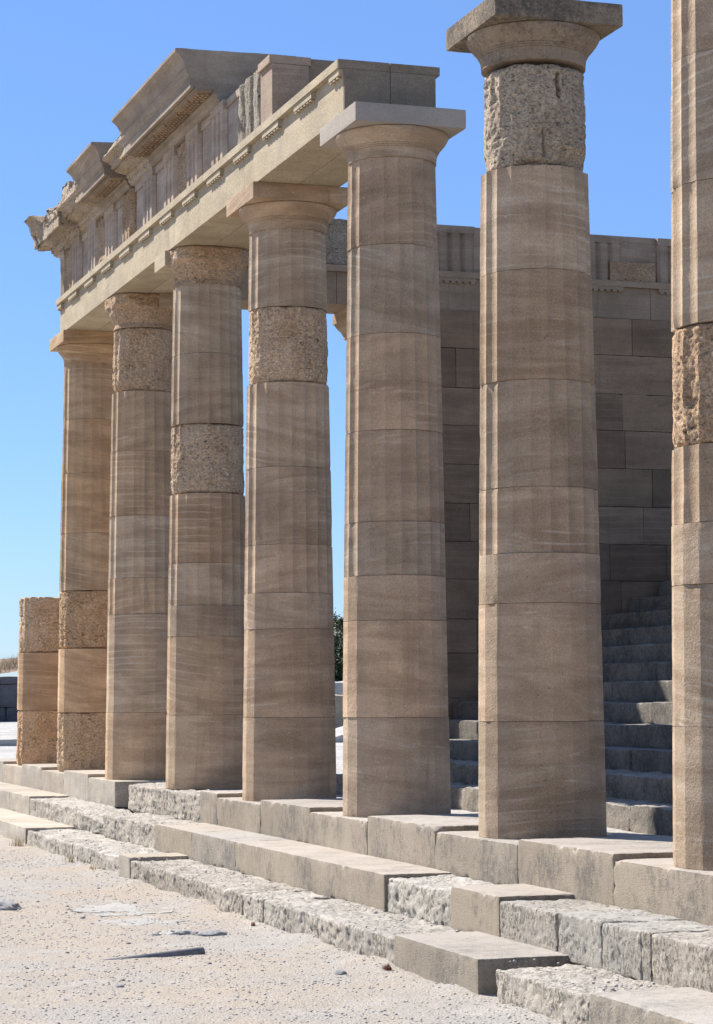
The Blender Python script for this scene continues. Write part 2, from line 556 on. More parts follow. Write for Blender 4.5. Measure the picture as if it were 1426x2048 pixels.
def drum(parent, cy, z0, z1, kind, mat, color=(1, 1, 1), seed=0.0, top_open=0.0, narrow=0.0, name='drum', label=None, chip=1.0, crumble=0.0, slots=()):
    jr = random.Random(int(seed * 1000) + 5)
    cx = jr.uniform(-0.004, 0.004)
    cy = cy + jr.uniform(-0.004, 0.004)
    if kind in ('flute', 'facet'):
        ns = 10
        na = 20 * ns
        th = PH0 + np.arange(na) * 2 * math.pi / na
        t = ((np.arange(na) % ns) / ns) * 2 - 1          # -1 .. 1 across a flute, arris at -1
        nz = max(6, int((z1 - z0) / 0.035))
        zz = np.linspace(z0 + 0.002, z1 - 0.002, nz)
        zz = np.concatenate([[z0 + 0.0005], zz, [z1 - 0.0005]])
        T, Z = np.meshgrid(t, zz)
        TH, _ = np.meshgrid(th, zz)
        Rz = np.array([rad(v) for v in zz])[:, None] - narrow
        r = Rz * math.cos(R_(9)) / np.cos(R_(9) * T)
        if kind == 'flute':
            r = r - 0.034 * Rz * (1 - T ** 2) * 0.95
        # joints: arris-deep nick at both ends
        edge = np.zeros_like(zz)
        edge[0] = edge[-1] = 0.011
        r = r - edge[:, None]
        P0 = np.stack([np.cos(TH) * r, np.sin(TH) * r, Z], -1).reshape(-1, 3)
        q = P0 + np.array([0, cy, 0]) + seed
        ar = np.clip((np.abs(T) - 0.75) / 0.25, 0, 1).ravel()
        wear = 0.0015 * fbm(q * 9, 3) - chip * ar * 0.016 * np.clip(fbm(q * np.array([5, 5, 3.2]), 4) - 0.10, 0, 1) - 0.02 * chip * (ar > 0.2) * np.clip(fbm(q * 2.3 + 40, 3) - 0.42, 0, 1)
        endw = np.clip(1 - np.minimum(Z - z0, z1 - Z) / 0.05, 0, 1).ravel()
        wear = wear - chip * endw * 0.04 * np.clip(fbm(q * 6 + 11, 3) - 0.10, 0, 1)
        r = r.ravel() + wear
    else:
        na = 340
        slot_d = 0
        th = PH0 + np.arange(na) * 2 * math.pi / na
        nz = max(10, int((z1 - z0) / 0.011))
        zz = np.linspace(z0 + 0.001, z1 - 0.001, nz)
        TH, Z = np.meshgrid(th, zz)
        T = (((TH - PH0) / (2 * math.pi / 20)) % 1) * 2 - 1
        Rz = np.array([rad(v) for v in zz])[:, None] - 0.012 - narrow
        P0 = np.stack([np.cos(TH) * Rz, np.sin(TH) * Rz, Z], -1).reshape(-1, 3)
        q = P0 + np.array([0, cy, 0]) + seed
        for a0, za, zb, wd, dp in slots:
            dth = (TH.ravel() - R_(a0) + math.pi) % (2 * math.pi) - math.pi
            P0w = np.exp(-((dth + 0.02 * fbm(q * np.array([1, 1, 14]), 2)) / wd) ** 2) * np.clip((Z.ravel() - za) / 0.03, 0, 1) * np.clip((zb - Z.ravel()) / 0.03, 0, 1)
            slot_d = slot_d + dp * P0w
        left = np.clip(fbm(q * 1.1 + 5, 3) * 3 + 0.35, 0, 1)
        fl = -0.018 * (1 - T.ravel() ** 2) * left + 0.006 * left
        dsp = 0.013 * fbm(q * np.array([4.5, 4.5, 6]), 5, 0.6) + 0.018 * fbm(q * 1.6 + 3, 2) + 0.008 * fbm(q * 26, 3, 0.7)
        dsp = dsp - 0.06 * np.clip(0.055 - np.abs(fbm(q * np.array([2.1, 2.1, 1.0]) + 33, 3)), 0, 1) * 8 * np.clip(fbm(q * 1.3 + 90, 2), 0, 1)
        dsp = dsp - 0.045 * pits(q * np.array([13, 13, 17]), 0.33) - 0.03 * pits(q * 30 + 8, 0.3)
        e = np.minimum(Z - z0, z1 - Z).ravel()
        rnd = 0.022 * np.clip(1 - e / 0.035, 0, 1) ** 2 * (1 + 2.2 * np.clip(fbm(q * 3 + 20, 3), -0.3, 1))
        r = Rz + np.zeros_like(TH)
        r = r.ravel() + fl + dsp - rnd - slot_d
        ze = np.clip(1 - np.minimum(Z - z0, z1 - Z) / 0.05, 0, 1) * np.where(Z - z0 < z1 - Z, 1, -1)
        Z = Z + ze * 0.022 * np.clip(fbm(q * np.array([4.5, 4.5, 0.1]) + 44, 4) + 0.1, 0, 1).reshape(Z.shape)
        if crumble:
            r = r - crumble * np.clip(1 - (Z.ravel() - z0) / 0.16, 0, 1) * np.clip(fbm(q * np.array([2.4, 2.4, 0.8]) + 70, 3) + 0.25, 0, 1)
    nzr = len(zz)
    X = np.cos(TH.ravel()) * r + cx
    Y = np.sin(TH.ravel()) * r + cy
    V = np.stack([X, Y, Z.ravel()], 1)
    idx = np.arange(nzr * na).reshape(nzr, na)
    nx = np.roll(idx, -1, axis=1)
    F = np.stack([idx[:-1], nx[:-1], nx[1:], idx[1:]], -1).reshape(-1, 4)
    n0 = len(V)
    V = np.concatenate([V, [[cx, cy, z0 + 0.0005], [cx, cy, z1 - 0.0005]]])
    capb = np.stack([np.roll(idx[0], -1), idx[0], np.full(na, n0), np.full(na, n0)], -1)
    capt = np.stack([idx[-1], np.roll(idx[-1], -1), np.full(na, n0 + 1), np.full(na, n0 + 1)], -1)
    faces = [tuple(f) for f in F] + [tuple(f[:3]) for f in capb] + [tuple(f[:3]) for f in capt]
    o = mesh(name, V, faces, mat, parent, True, 16 if kind == 'facet' else (24 if kind == 'flute' else 50), color)
    if label:
        o['label'] = label
    return o


def lathe(parent, cy, prof, mat, name, na=120, disp=None, color=(1, 1, 1), angle=30, square=None):
    """prof: list of (z, r); disp(P)->radial offset"""
    pz = np.array([a for a, b in prof])
    pr_ = np.array([b for a, b in prof])
    th = PH0 + np.arange(na) * 2 * math.pi / na
    TH, Zi = np.meshgrid(th, pz)
    Rr = np.repeat(pr_[:, None], na, 1)
    V = np.stack([np.cos(TH) * Rr, np.sin(TH) * Rr + cy, Zi], -1).reshape(-1, 3)
    if disp is not None:
        d = disp(V)
        c, s = np.cos(TH).ravel(), np.sin(TH).ravel()
        V[:, 0] += c * d
        V[:, 1] += s * d
    n = len(pz)
    idx = np.arange(n * na).reshape(n, na)
    nx = np.roll(idx, -1, axis=1)
    F = [tuple(f) for f in np.stack([idx[:-1], nx[:-1], nx[1:], idx[1:]], -1).reshape(-1, 4)]
    F.append(tuple(idx[0][::-1]))
    F.append(tuple(idx[-1]))
    return mesh(name, V, F, mat, parent, True, angle, color)


ECH = [(ZN, 0.409), (ZN + 0.003, 0.414), (6.06, 0.415), (6.10, 0.419), (6.125, 0.426), (6.127, 0.421), (6.133, 0.432), (6.141, 0.435),
       (6.143, 0.430), (6.149, 0.441), (6.157, 0.444), (6.159, 0.439), (6.165, 0.449), (6.172, 0.453), (6.19, 0.470), (6.21, 0.487), (6.235, 0.506),
       (6.258, 0.520), (6.276, 0.529), (6.288, 0.531), (6.296, 0.527), (6.2995, 0.518)]


def capital(parent, cy, mat_e, mat_a, half=0.539, seed=0, color=(1, 1, 1), label=None, rough=False):
    cp = lathe(parent, cy, ECH, mat_e, 'capital', 160, lambda V: 0.002 * fbm(V * 6 + seed, 3), color, 28)
    amp = 0.004 if rough else 0.0025
    V, F = stone_block(-half, half, cy - half, cy + half, ZA0, ZA1, 0.03, 0.010 if rough else 0.007, amp, 7, seed=seed)
    a = mesh('abacus', V, F, mat_a, cp, True, 40, color)
    ORG[a.name] = ORG[parent.name]
    if label:
        cp['label'] = label
    return cp


def fix_child(o, root):
    ORG[o.name] = ORG[root.name]


def rough_capital(parent, cy, seed, patch, label, kind):
    # eroded echinus flaring into a worn block
    na, nz = 300, 46
    zz = np.linspace(ZN, ZA1 - 0.001, nz)
    th = np.arange(na) * 2 * math.pi / na
    TH, Z = np.meshgrid(th, zz)
    t = np.clip((Z - ZN) / (ZA0 - ZN), 0, 1)
    rr = 0.412 + (0.50 - 0.412) * np.clip((t - 0.25) / 0.75, 0, 1) ** 0.9
    c, s = np.cos(TH), np.sin(TH)
    sup = 1 / (np.abs(c) ** 5 + np.abs(s) ** 5) ** (1 / 5)
    blk = np.clip((Z - 6.27) / 0.06, 0, 1)
    half = kind
    rsq = np.minimum(half * sup, half * 1.17)
    r = rr * (1 - blk) + np.maximum(rsq, rr * 0.98) * blk
    P0 = np.stack([c * r, s * r + cy, Z], -1).reshape(-1, 3)
    q = P0 + seed
    d = 0.042 * fbm(q * 3.1, 5, 0.6) + 0.012 * fbm(q * 15, 3, 0.6) - 0.05 * pits(q * np.array([6, 6, 14]), 0.25) - 0.02
    d = d * np.clip((Z.ravel() - ZN) / 0.06, 0.12, 1)
    e = np.clip(1 - (ZA1 - Z.ravel()) / 0.03, 0, 1)
    r = r.ravel() + d - 0.02 * e ** 2
    V = np.stack([c.ravel() * r, s.ravel() * r + cy, Z.ravel()], 1)
    idx = np.arange(nz * na).reshape(nz, na)
    nx = np.roll(idx, -1, axis=1)
    F = [tuple(f) for f in np.stack([idx[:-1], nx[:-1], nx[1:], idx[1:]], -1).reshape(-1, 4)]
    F.append(tuple(idx[0][::-1]))
    F.append(tuple(idx[-1]))
    cp = mesh('capital', V, F, M['poros'], parent, True, 50, (1.04, 0.98, 0.92))
    cp['label'] = label
    for (x0, x1, y0, y1, mt, z0) in patch:
        V, F = stone_block(x0, x1, cy + y0, cy + y1, z0, ZA1 - 0.001, 0.03, 0.008, 0.004, 7, seed=seed)
        o = mesh('repair_block', V, F, M[mt], cp, True, 40)
        fix_child(o, parent)
    return cp


# joints, measured on the photograph
DZ = [0.0, 0.885, 1.795, 2.17, 2.667, 3.50, 4.385, 5.19, ZN]


def column(k, spec, label, cap=None):
    cy = k * S
    t = thing('doric_column', (0, cy, 0), label, 'column', 'columns of the colonnade')
    rs = random.Random(100 + k)
    for i, (z0, z1, kind) in enumerate(spec):
        tone = rs.uniform(0.86, 1.13)
        warm = rs.uniform(-0.05, 0.05)
        ct = CT[k]
        colr = (tone * (1 + warm) * ct[0], tone * ct[1], tone * (1 - warm) * ct[2])
        if kind[0] == 'r':
            m = {'r': M['poros'], 'rg': M['poros_grey']}[kind]
            drum(t, cy, z0, z1, 'rough', m, colr, 7.7 * k + i, label='pitted, eroded drum of ancient stone', narrow=0.008 if kind == 'rg' else 0.0, slots=[(277, 5.72, 5.95, 0.035, 0.09), (243, 5.14, 5.245, 0.22, 0.07), (258, 5.24, 5.50, 0.03, 0.04)] if kind == 'rg' else (), crumble=0.20 if kind == 'rg' else 0.05)
        else:
            drum(t, cy, z0, z1, {'f': 'flute', 'p': 'facet'}[kind], M['shaft'], colr, 7.7 * k + i)
    return t


CT = {-1: (1.02, 1, 0.98), 0: (1, 1, 1), 1: (1.04, 1.03, 1.03), 2: (1.12, 1.10, 1.08), 3: (1.04, 1.01, 0.97), 4: (1.16, 1.12, 1.06), 5: (1.22, 1.12, 0.98), 6: (1.25, 1.12, 0.98)}
p_, f_, r_ = 'p', 'f', 'r'
c0 = column(-1, [(0, .885, p_), (.885, 1.78, p_), (1.78, 2.17, p_), (2.17, 2.667, f_), (2.667, 3.44, r_), (3.44, 4.355, f_), (4.355, 5.19, f_), (5.19, ZN, f_)],
            'nearest column cut by the right edge of the photo, eroded drum at mid height')
capital(c0, -S, M['shaft'], M['cap_dark'], seed=3)
c1 = column(0, [(0, .888, p_), (.888, 1.79, p_), (1.79, 2.173, p_), (2.173, 2.682, f_), (2.682, 3.511, f_), (3.511, 4.373, f_), (4.373, 5.19, f_), (5.19, ZN - 0.03, 'rg')],
            'free-standing column with crumbling pitted top drum and dark-stained square capital')
capital(c1, 0, M['cap_dark'], M['abacus_dark'], 0.539, 5, label='dark-stained capital', rough=True)
c2 = column(1, [(0, .893, p_), (.893, 1.769, p_), (1.769, 2.176, p_), (2.176, 2.665, f_), (2.665, 3.503, f_), (3.503, 4.392, f_), (4.392, 5.217, f_), (5.217, ZN, f_)],
            'complete smooth column carrying the near cut end of the entablature')
capital(c2, S, M['shaft'], M['cap_spot'], 0.539, 9)
c3 = column(2, [(0, .868, p_), (.868, 1.79, p_), (1.79, 2.167, p_), (2.167, 2.675, f_), (2.675, 3.494, f_), (3.494, 4.392, f_), (4.392, 5.199, r_), (5.199, ZN, f_)],
            'second column under the entablature, smooth capital above one rough drum high up')
capital(c3, 2 * S, M['shaft'], M['shaft'], 0.539, 14, (1.0, 0.95, 0.9))
c4 = column(3, [(0, .872, p_), (.872, 1.803, p_), (1.803, 2.169, p_), (2.169, 2.673, f_), (2.673, 3.506, f_), (3.506, 4.343, r_), (4.343, 5.19, f_), (5.19, ZN, f_)],
            'middle column under the entablature with broken round capital and rough drum at mid shaft')
rough_capital(c4, 3 * S, 4.2, [(-0.535, -0.36, -0.02, 0.53, 'cream', 6.29)], 'battered capital, its square top worn round', 0.475)
c5 = column(4, [(0, .884, p_), (.884, 2.183, p_), (2.183, 2.666, f_), (2.666, 3.497, f_), (3.497, 4.365, f_), (4.365, 5.17, f_), (5.17, ZN, r_)],
            'second column from the far end of the entablature, rough drum directly below broken capital')
rough_capital(c5, 4 * S, 12.6, [(0.10, 0.539, -0.539, 0.1, 'shaft', 6.29)], 'chipped orange capital with a square repair at one corner', 0.50)
c6 = column(5, [(0, .866, r_), (.866, 1.798, p_), (1.798, 2.654, r_), (2.654, 3.499, f_), (3.499, 4.384, f_), (4.384, 5.19, f_), (5.19, ZN, f_)],
            'farthest full-height column under the end of the entablature, standing on a rough drum')
capital(c6, 5 * S, M['shaft'], M['shaft'], 0.539, 21, (1.08, 0.98, 0.85))
c7 = column(6, [(0, .887, r_), (.887, 1.805, p_), (1.805, 2.70, r_)],
            'broken column stump of three drums at the far left end')

# ------------------------------------------------------------------ entablature over columns
ent = thing('entablature', (0, 3.39, ZA1), 'cream beam with carved frieze and broken cornice resting on five columns', 'entablature')
YE0, YE1 = 3.385, 17.02
AXF, AXB, AXM = -0.485, 0.425, -0.03
ZT0, ZT1 = 6.915, 7.0
yy = [YE0] + [k * S for k in (2, 3, 4)] + [YE1]
for i in range(4):
    a, b = yy[i] + (0.0 if i == 0 else 0.0015), yy[i + 1] - 0.0015
    V, F = stone_block(AXF, AXM - 0.002, a, b, ZA1 + 0.001, ZT0, 0.09, 0.005, 0.0015, 4, seed=i)
    mesh('architrave_block', V, F, M['cream'] if i else M['cream'], ent, True, 40)
    V, F = stone_block(AXM + 0.002, AXB, a, b, ZA1 + 0.001, ZT0, 0.12, 0.005, 0.0015, 4, seed=i + 9)
    mesh('architrave_block', V, F, M['cream'], ent, True, 40)
# projecting fillet along the top of the beam
V, F = stone_block(AXF - 0.06, AXB + 0.045, YE0, YE1 + 0.03, ZT0 + 0.0005, ZT1, 0.12, 0.005, 0.0015, 4)
mesh('taenia', V, F, M['cream'], ent, True, 40)
TY = [S + S / 3 * n for n in range(13)]
for n, ty in enumerate(TY):
    mb = MB()
    a, b = ty - 0.29, ty + 0.29
    if n == 0:
        a = YE0 + 0.002
    if n == 12:
        b = YE1 + 0.03
    mb.box(AXF - 0.044, AXF + 0.01, a, b, ZT0 - 0.062, ZT0 - 0.0005)
    for g in range(6):
        gy = ty - 0.29 + 0.58 * (g + 0.5) / 6
        if gy < a or gy > b:
            continue
        w0, w1 = 0.024, 0.032
        V = [(AXF - 0.036, gy - w0, ZT0 - 0.0625), (AXF + 0.005, gy - w0, ZT0 - 0.0625), (AXF + 0.005, gy + w0, ZT0 - 0.0625), (AXF - 0.036, gy + w0, ZT0 - 0.0625),
             (AXF - 0.040, gy - w1, ZT0 - 0.082), (AXF + 0.005, gy - w1, ZT0 - 0.082), (AXF + 0.005, gy + w1, ZT0 - 0.082), (AXF - 0.040, gy + w1, ZT0 - 0.082)]
        mb.add(V, [(0, 4, 5, 1), (1, 5, 6, 2), (2, 6, 7, 3), (3, 7, 4, 0), (4, 7, 6, 5)])
    mb.build('regula', M['cream'], ent)

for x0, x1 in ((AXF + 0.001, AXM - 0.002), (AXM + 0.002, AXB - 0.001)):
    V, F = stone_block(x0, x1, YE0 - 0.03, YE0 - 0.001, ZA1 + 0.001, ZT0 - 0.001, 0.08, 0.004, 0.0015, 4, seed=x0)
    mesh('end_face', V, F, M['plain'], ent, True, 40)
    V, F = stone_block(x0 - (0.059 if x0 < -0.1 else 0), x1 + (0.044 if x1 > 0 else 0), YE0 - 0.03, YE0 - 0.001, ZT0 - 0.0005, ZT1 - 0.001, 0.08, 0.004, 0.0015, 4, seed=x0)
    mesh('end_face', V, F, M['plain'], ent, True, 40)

# frieze
ZF0, ZF1 = ZT1 + 0.0005, 7.70
YF0 = 5.74
ROUGH_T = {3, 8}       # triglyphs eroded away
ROUGH_M = {5, 9, 11}


def triglyph_mesh(y0, y1, xf, z0, z1):
    """block with two full and two half V-grooves and a plain band on top"""
    w = (y1 - y0) / 6
    prof = []
    d = 0.045
    xs = [(0, d), (0.5, 0), (1.5, 0), (2.0, d), (2.5, 0), (3.5, 0), (4.0, d), (4.5, 0), (5.5, 0), (6, d)]
    pts = [(y0 + a * w, xf + b) for a, b in xs]
    zg = z1 - 0.105
    V, F = [], []
    n = len(pts)
    for z in (z0, zg):
        V += [(x, y, z) for y, x in pts]
    for i in range(n - 1):
        F.append((i, n + i, n + i + 1, i + 1))
    # head of the grooves
    for i in range(n - 1):
        pass
    b0 = len(V)
    V += [(xf - 0.004, y0, zg), (xf - 0.004, y1, zg), (xf - 0.004, y0, z1), (xf - 0.004, y1, z1)]
    F.append((b0, b0 + 2, b0 + 3, b0 + 1))
    # underside of the band
    b1 = len(V)
    V += [(xf + d, y0, zg), (xf + d, y1, zg)]
    F.append((b0, b0 + 1, b1 + 1, b1))
    # body behind
    b2 = len(V)
    V += [(0.40, y0, z0), (0.40, y1, z0), (0.40, y0, z1), (0.40, y1, z1)]
    F.append((0, b2, b2 + 2, b0 + 2, b0, n))
    F.append((n - 1, 2 * n - 1, b0 + 1, b0 + 3, b2 + 3, b2 + 1))
    F.append((b0 + 2, b2 + 2, b2 + 3, b0 + 3))
    F.append((b2, b2 + 1, b2 + 3, b2 + 2))
    return V, F


fr_rs = random.Random(5)


def tint(a=0.9, b=1.1):
    v = fr_rs.uniform(a, b)
    w = fr_rs.uniform(-0.02, 0.02)
    return (v * (1 + w), v, v * (1 - w))


# plain end block of the frieze with its cap band
o = mesh('frieze_end_block', *stone_block(-0.485, -0.085, YF0, 6.17, ZF0, ZF1 - 0.10, 0.07, 0.006, 0.002, 5), M['frieze'], ent, True, 40, (0.85, 0.8, 0.76))
o['label'] = 'smooth plain block at the near end of the frieze'
mesh('frieze_end_block', *stone_block(-0.515, -0.06, YF0 - 0.002, 6.175, ZF1 - 0.099, ZF1 - 0.01, 0.07, 0.006, 0.002, 5, seed=3), M['frieze'], ent, True, 40, (0.85, 0.8, 0.76))
mesh('frieze_end_block', *stone_block(-0.08, 0.40, YF0 + 0.06, 6.6, ZF0, ZF1 - 0.005, 0.1, 0.006, 0.002, 5, seed=6), M['plain'], ent, True, 40)
for n in range(3, 13):
    ty = TY[n]
    a, b = ty - 0.285, ty + 0.285
    if n == 3:
        a = 6.18
    if n == 12:
        b = YE1 + 0.02
    if n in ROUGH_T:
        def sg(P, a=a, b=b):
            front = P[:, 0] < -0.2
            g = np.abs(np.sin((P[:, 1] - a) / (b - a) * math.pi * 3.0))
            P[:, 0] = np.where(front, P[:, 0] + 0.06 * (1 - g) ** 2 - 0.015 * np.clip(fbm(P * 4 + 3, 3), -.5, .5), P[:, 0])
            return P
        V, F = stone_block(-0.50, 0.40, a, b, ZF0, ZF1 - 0.03, 0.018, 0.015, 0.028, 9, big=0.02, layer=0.3, pit=0.012, seed=n, sag=sg)
        o = mesh('triglyph', V, F, M['poros_grey'] if n == 3 else M['poros'], ent, True, 50, (0.70, 0.74, 0.76) if n == 3 else (0.95, 0.9, 0.86))
        o['label'] = 'grey weathered triglyph with broken ribs' if n == 3 else 'brown eroded triglyph'
    else:
        V, F = triglyph_mesh(a, b, -0.485, ZF0, ZF1)
        mesh('triglyph', V, F, M['frieze'], ent, False, 0, tint())
for n in range(3, 12):
    a, b = TY[n] + 0.287, TY[n + 1] - 0.287
    if n in ROUGH_M:
        V, F = stone_block(-0.462, 0.40, a, b, ZF0, ZF1 - 0.02, 0.025, 0.015, 0.03, 6, big=0.02, pit=0.035, seed=n + 40)
        o = mesh('metope', V, F, M['poros'], ent, True, 50, (0.88, 0.85, 0.83))
        o['label'] = 'pitted rough metope'
    else:
        V, F = stone_block(-0.43, 0.40, a, b, ZF0, ZF1 - 0.09, 0.09, 0.004, 0.0015, 5, seed=n)
        mp = mesh('metope', V, F, M['frieze'], ent, True, 40, tint())
        V, F = stone_block(-0.452, 0.40, a, b, ZF1 - 0.089, ZF1 - 0.001, 0.09, 0.004, 0.0015, 5, seed=n)
        o = mesh('metope_band', V, F, M['frieze'], mp, True, 40)
        fix_child(o, ent)

# cornice blocks
CP = [(0.40, 7.7005), (-0.495, 7.7005), (-0.50, 7.73), (-0.525, 7.745), (-0.53, 7.79), (-0.56, 7.80), (-0.562, 7.838), (-0.765, 7.822), (-0.768, 7.857),
      (-0.785, 7.857), (-0.79, 7.842), (-0.827, 7.842), (-0.829, 7.952), (-0.846, 7.957), (-0.85, 7.985), (-0.866, 8.005), (-0.878, 8.03), (-0.882, 8.068),
      (-0.878, 8.070), (-0.892, 8.075), (-0.894, 8.10), (-0.905, 8.135), (-0.925, 8.172), (-0.955, 8.205), (-0.985, 8.228), (-1.0, 8.24), (-1.003, 8.275),
      (-0.99, 8.281), (0.40, 8.305)]


def cornice(y0, y1, clip=None, res=0.06, mat='corn', seed=0, color=(1, 1, 1), label=None):
    pts = []
    n = len(CP)
    for i in range(n):
        a, b = np.array(CP[i]), np.array(CP[(i + 1) % n])
        L = np.linalg.norm(b - a)
        m = max(1, int(L / (res if L > 0.15 else 0.08)))
        for j in range(m):
            pts.append(a + (b - a) * j / m)
    pts = np.array(pts)
    ny = max(2, int((y1 - y0) / res)) + 1
    ys = np.linspace(y0, y1, ny)
    npn = len(pts)
    V = np.zeros((ny, npn, 3))
    V[:, :, 0] = pts[None, :, 0]
    V[:, :, 2] = pts[None, :, 1]
    V[:, :, 1] = ys[:, None]
    V = V.reshape(-1, 3)
    if clip:
        V = clip(V)
    else:
        V[:, 0] += 0.002 * fbm(V * 5 + seed, 3)
        V[:, 2] += 0.002 * fbm(V * 5 + seed + 50, 3)
        V[:, 2] += np.where(V[:, 2] > 8.27, 0.012 * fbm(V * 4 + seed, 3) - 0.004, 0)
    idx = np.arange(ny * npn).reshape(ny, npn)
    nx = np.roll(idx, -1, axis=1)
    F = [tuple(f) for f in np.stack([idx[:-1], idx[1:], nx[1:], nx[:-1]], -1).reshape(-1, 4)]
    F.append(tuple(idx[0]))
    F.append(tuple(idx[-1][::-1]))
    o = mesh('cornice_block', V, F, M[mat], ent, True, 28, color)
    if label:
        o['label'] = label
    return o


def mutules(block, y0, y1):
    """slabs with three rows of small pegs under the soffit, one over each triglyph and metope"""
    for ty in [S + S / 6 * n for n in range(30)]:
        a, b = ty - 0.262, ty + 0.262
        a, b = max(a, y0 + 0.01), min(b, y1 - 0.01)
        if b - a < 0.1:
            continue
        mb = MB()
        zs = lambda x: 7.838 - 0.016 * (x + 0.562) / -0.203
        mb.add([(x, y, zs(x) - dz) for x in (-0.572, -0.752) for y in (a, b) for dz in (-0.004, 0.018)],
               [(0, 1, 3, 2), (4, 6, 7, 5), (0, 4, 5, 1), (2, 3, 7, 6), (0, 2, 6, 4), (1, 5, 7, 3)])
        for gx in (-0.605, -0.662, -0.719):
            for g in range(6):
                gy = ty - 0.262 + 0.524 * (g + 0.5) / 6
                if gy < a + 0.02 or gy > b - 0.02:
                    continue
                z = zs(gx) - 0.0185
                nn = 8
                V = [(gx + 0.019 * math.cos(q * 2 * math.pi / nn), gy + 0.025 * math.sin(q * 2 * math.pi / nn), z) for q in range(nn)]
                V += [(x, y, z - 0.024) for x, y, _ in V]
                mb.add(V, [(q, (q + 1) % nn, nn + (q + 1) % nn, nn + q) for q in range(nn)] + [tuple(range(nn, 2 * nn))])
        o = mb.build('mutule', M['corn'], block, color=(1.05, 0.93, 0.8))
        fix_child(o, ent)


b1 = cornice(7.80, 11.10, None, 0.06, 'corn', 1, label='long intact crown moulding with sharp near end')
mutules(b1, 7.80, 11.10)


def smin(v, lim):
    return np.minimum(v, lim)


def clip_a(V):      # crown gone, underside split away
    q = V * np.array([1, 1, 1.4])
    n1 = fbm(q * 3 + 4, 4, 0.6)
    n2 = fbm(q * 7 + 14, 4, 0.6)
    s = (V[:, 1] - 11.10) / 1.18
    crown = 8.17 - 0.09 * s + 0.10 * n1 + 0.03 * n2
    crown = np.where(V[:, 1] < 11.16, 8.24, crown)
    cutx = -0.872 + 0.06 * np.clip(n1 + .2, 0, 1)
    top = V[:, 2] > 8.04
    V[:, 2] = np.where(top, np.minimum(V[:, 2], crown), V[:, 2])
    V[:, 0] = np.where(top, np.maximum(V[:, 0], cutx + 0.4 * np.clip(V[:, 2] - 8.06, 0, 1) + 0.03 * n2), V[:, 0])
    # nose broken off towards the far end: underside slopes up and back
    und = (V[:, 2] < 7.90) & (V[:, 0] < -0.52)
    lift = np.clip(s * 0.5 + 0.15 * n1, 0, 0.6) * np.clip((-V[:, 0] - 0.52) / 0.3, 0, 1) * 0.22
    V[:, 2] = np.where(und, V[:, 2] - 0.0 + lift * 0.6 + 0.02 * n2 * (s > 0.1), V[:, 2])
    V[:, 0] = np.where((V[:, 2] < 8.0) & (V[:, 0] < -0.7), V[:, 0] + np.clip(s, 0, 1) * (0.05 + 0.10 * np.abs(n2)), V[:, 0])
    V[:, 1] += np.where(s > 0.9, 0.04 * n2, 0)
    return V


cornice(11.10, 12.24, clip_a, 0.035, 'corn_broken', 2, (1.0, 0.99, 0.97), 'broken cornice stone between the two crowned ones')
b2 = cornice(12.33, 13.98, None, 0.06, 'corn', 5, (1.0, 0.98, 0.95), label='shorter intact crown moulding')
mutules(b2, 12.33, 13.6)


def clip_b(V):
    q = V * np.array([1, 1, 1.4])
    n1 = fbm(q * 2.2 + 44, 4, 0.6)
    n2 = fbm(q * 6.5 + 54, 4, 0.6)
    s = (V[:, 1] - 13.98) / 1.42
    crown = 8.12 - 0.05 * s + 0.08 * n1 + 0.04 * n2
    knob = (V[:, 1] > 14.62) & (V[:, 1] < 14.98)
    crown = np.where(knob, 8.26 + 0.05 * n2, crown)
    top = V[:, 2] > 8.02
    V[:, 2] = np.where(top, np.minimum(V[:, 2], crown), V[:, 2])
    V[:, 0] = np.where(top, np.maximum(V[:, 0], -0.865 + 0.10 * np.clip(n1, 0, 1) + 0.03 * n2), V[:, 0])
    und = (V[:, 2] < 7.90) & (V[:, 0] < -0.50)
    lift = np.clip(-V[:, 0] - 0.5, 0, .4) / .35 * (0.03 + 0.10 * np.clip(n1 + 0.3, 0, 1)) * np.clip(s * 4, 0, 1)
    V[:, 2] = np.where(und, V[:, 2] + lift + 0.035 * n2, V[:, 2])
    V[:, 0] = np.where((V[:, 2] < 8.0) & (V[:, 0] < -0.7), V[:, 0] + 0.06 * np.clip(s, 0, 1) + 0.06 * n2, V[:, 0])
    return V


cornice(13.985, 15.40, clip_b, 0.035, 'corn_broken', 3, (0.98, 0.95, 0.92), 'battered cornice stone with its crown lost')


def clip_c(V):
    q = V * np.array([1, 1, 1.2])
    n1 = fbm(q * 2.0 + 84, 4, 0.6)
    n2 = fbm(q * 6.0 + 94, 4, 0.65)
    tip = np.clip((V[:, 1] - 16.6) / 0.25, 0, 1)
    mid_ = np.clip(1 - np.abs(V[:, 1] - 16.05) / 0.2, 0, 1)
    crown = 8.07 + 0.09 * n1 + 0.05 * n2 + 0.15 * tip + 0.10 * mid_
    top = V[:, 2] > 7.97
    V[:, 2] = np.where(top, np.minimum(V[:, 2], crown), V[:, 2])
    mx = -0.855 + 0.12 * np.clip(n1 + 0.1, 0, 1) + 0.05 * n2 - 0.13 * tip * np.clip((V[:, 2] - 7.95) / 0.2, 0, 1)
    V[:, 0] = np.maximum(V[:, 0], mx)
    und = (V[:, 2] < 7.88) & (V[:, 0] < -0.5)
    V[:, 2] = np.where(und, V[:, 2] - 0.03 + 0.07 * n1 + 0.06 * n2, V[:, 2])
    V[:, 0] += 0.03 * n2 * (V[:, 0] < -0.55)
    V[:, 1] = np.where(V[:, 1] > 17.1, V[:, 1] + 0.10 * n1 + 0.10 * n2, V[:, 1])
    return V


cornice(15.41, 17.35, clip_c, 0.035, 'corn_broken', 4, (0.93, 0.92, 0.91), 'shattered far corner of the cornice jutting over the sky')

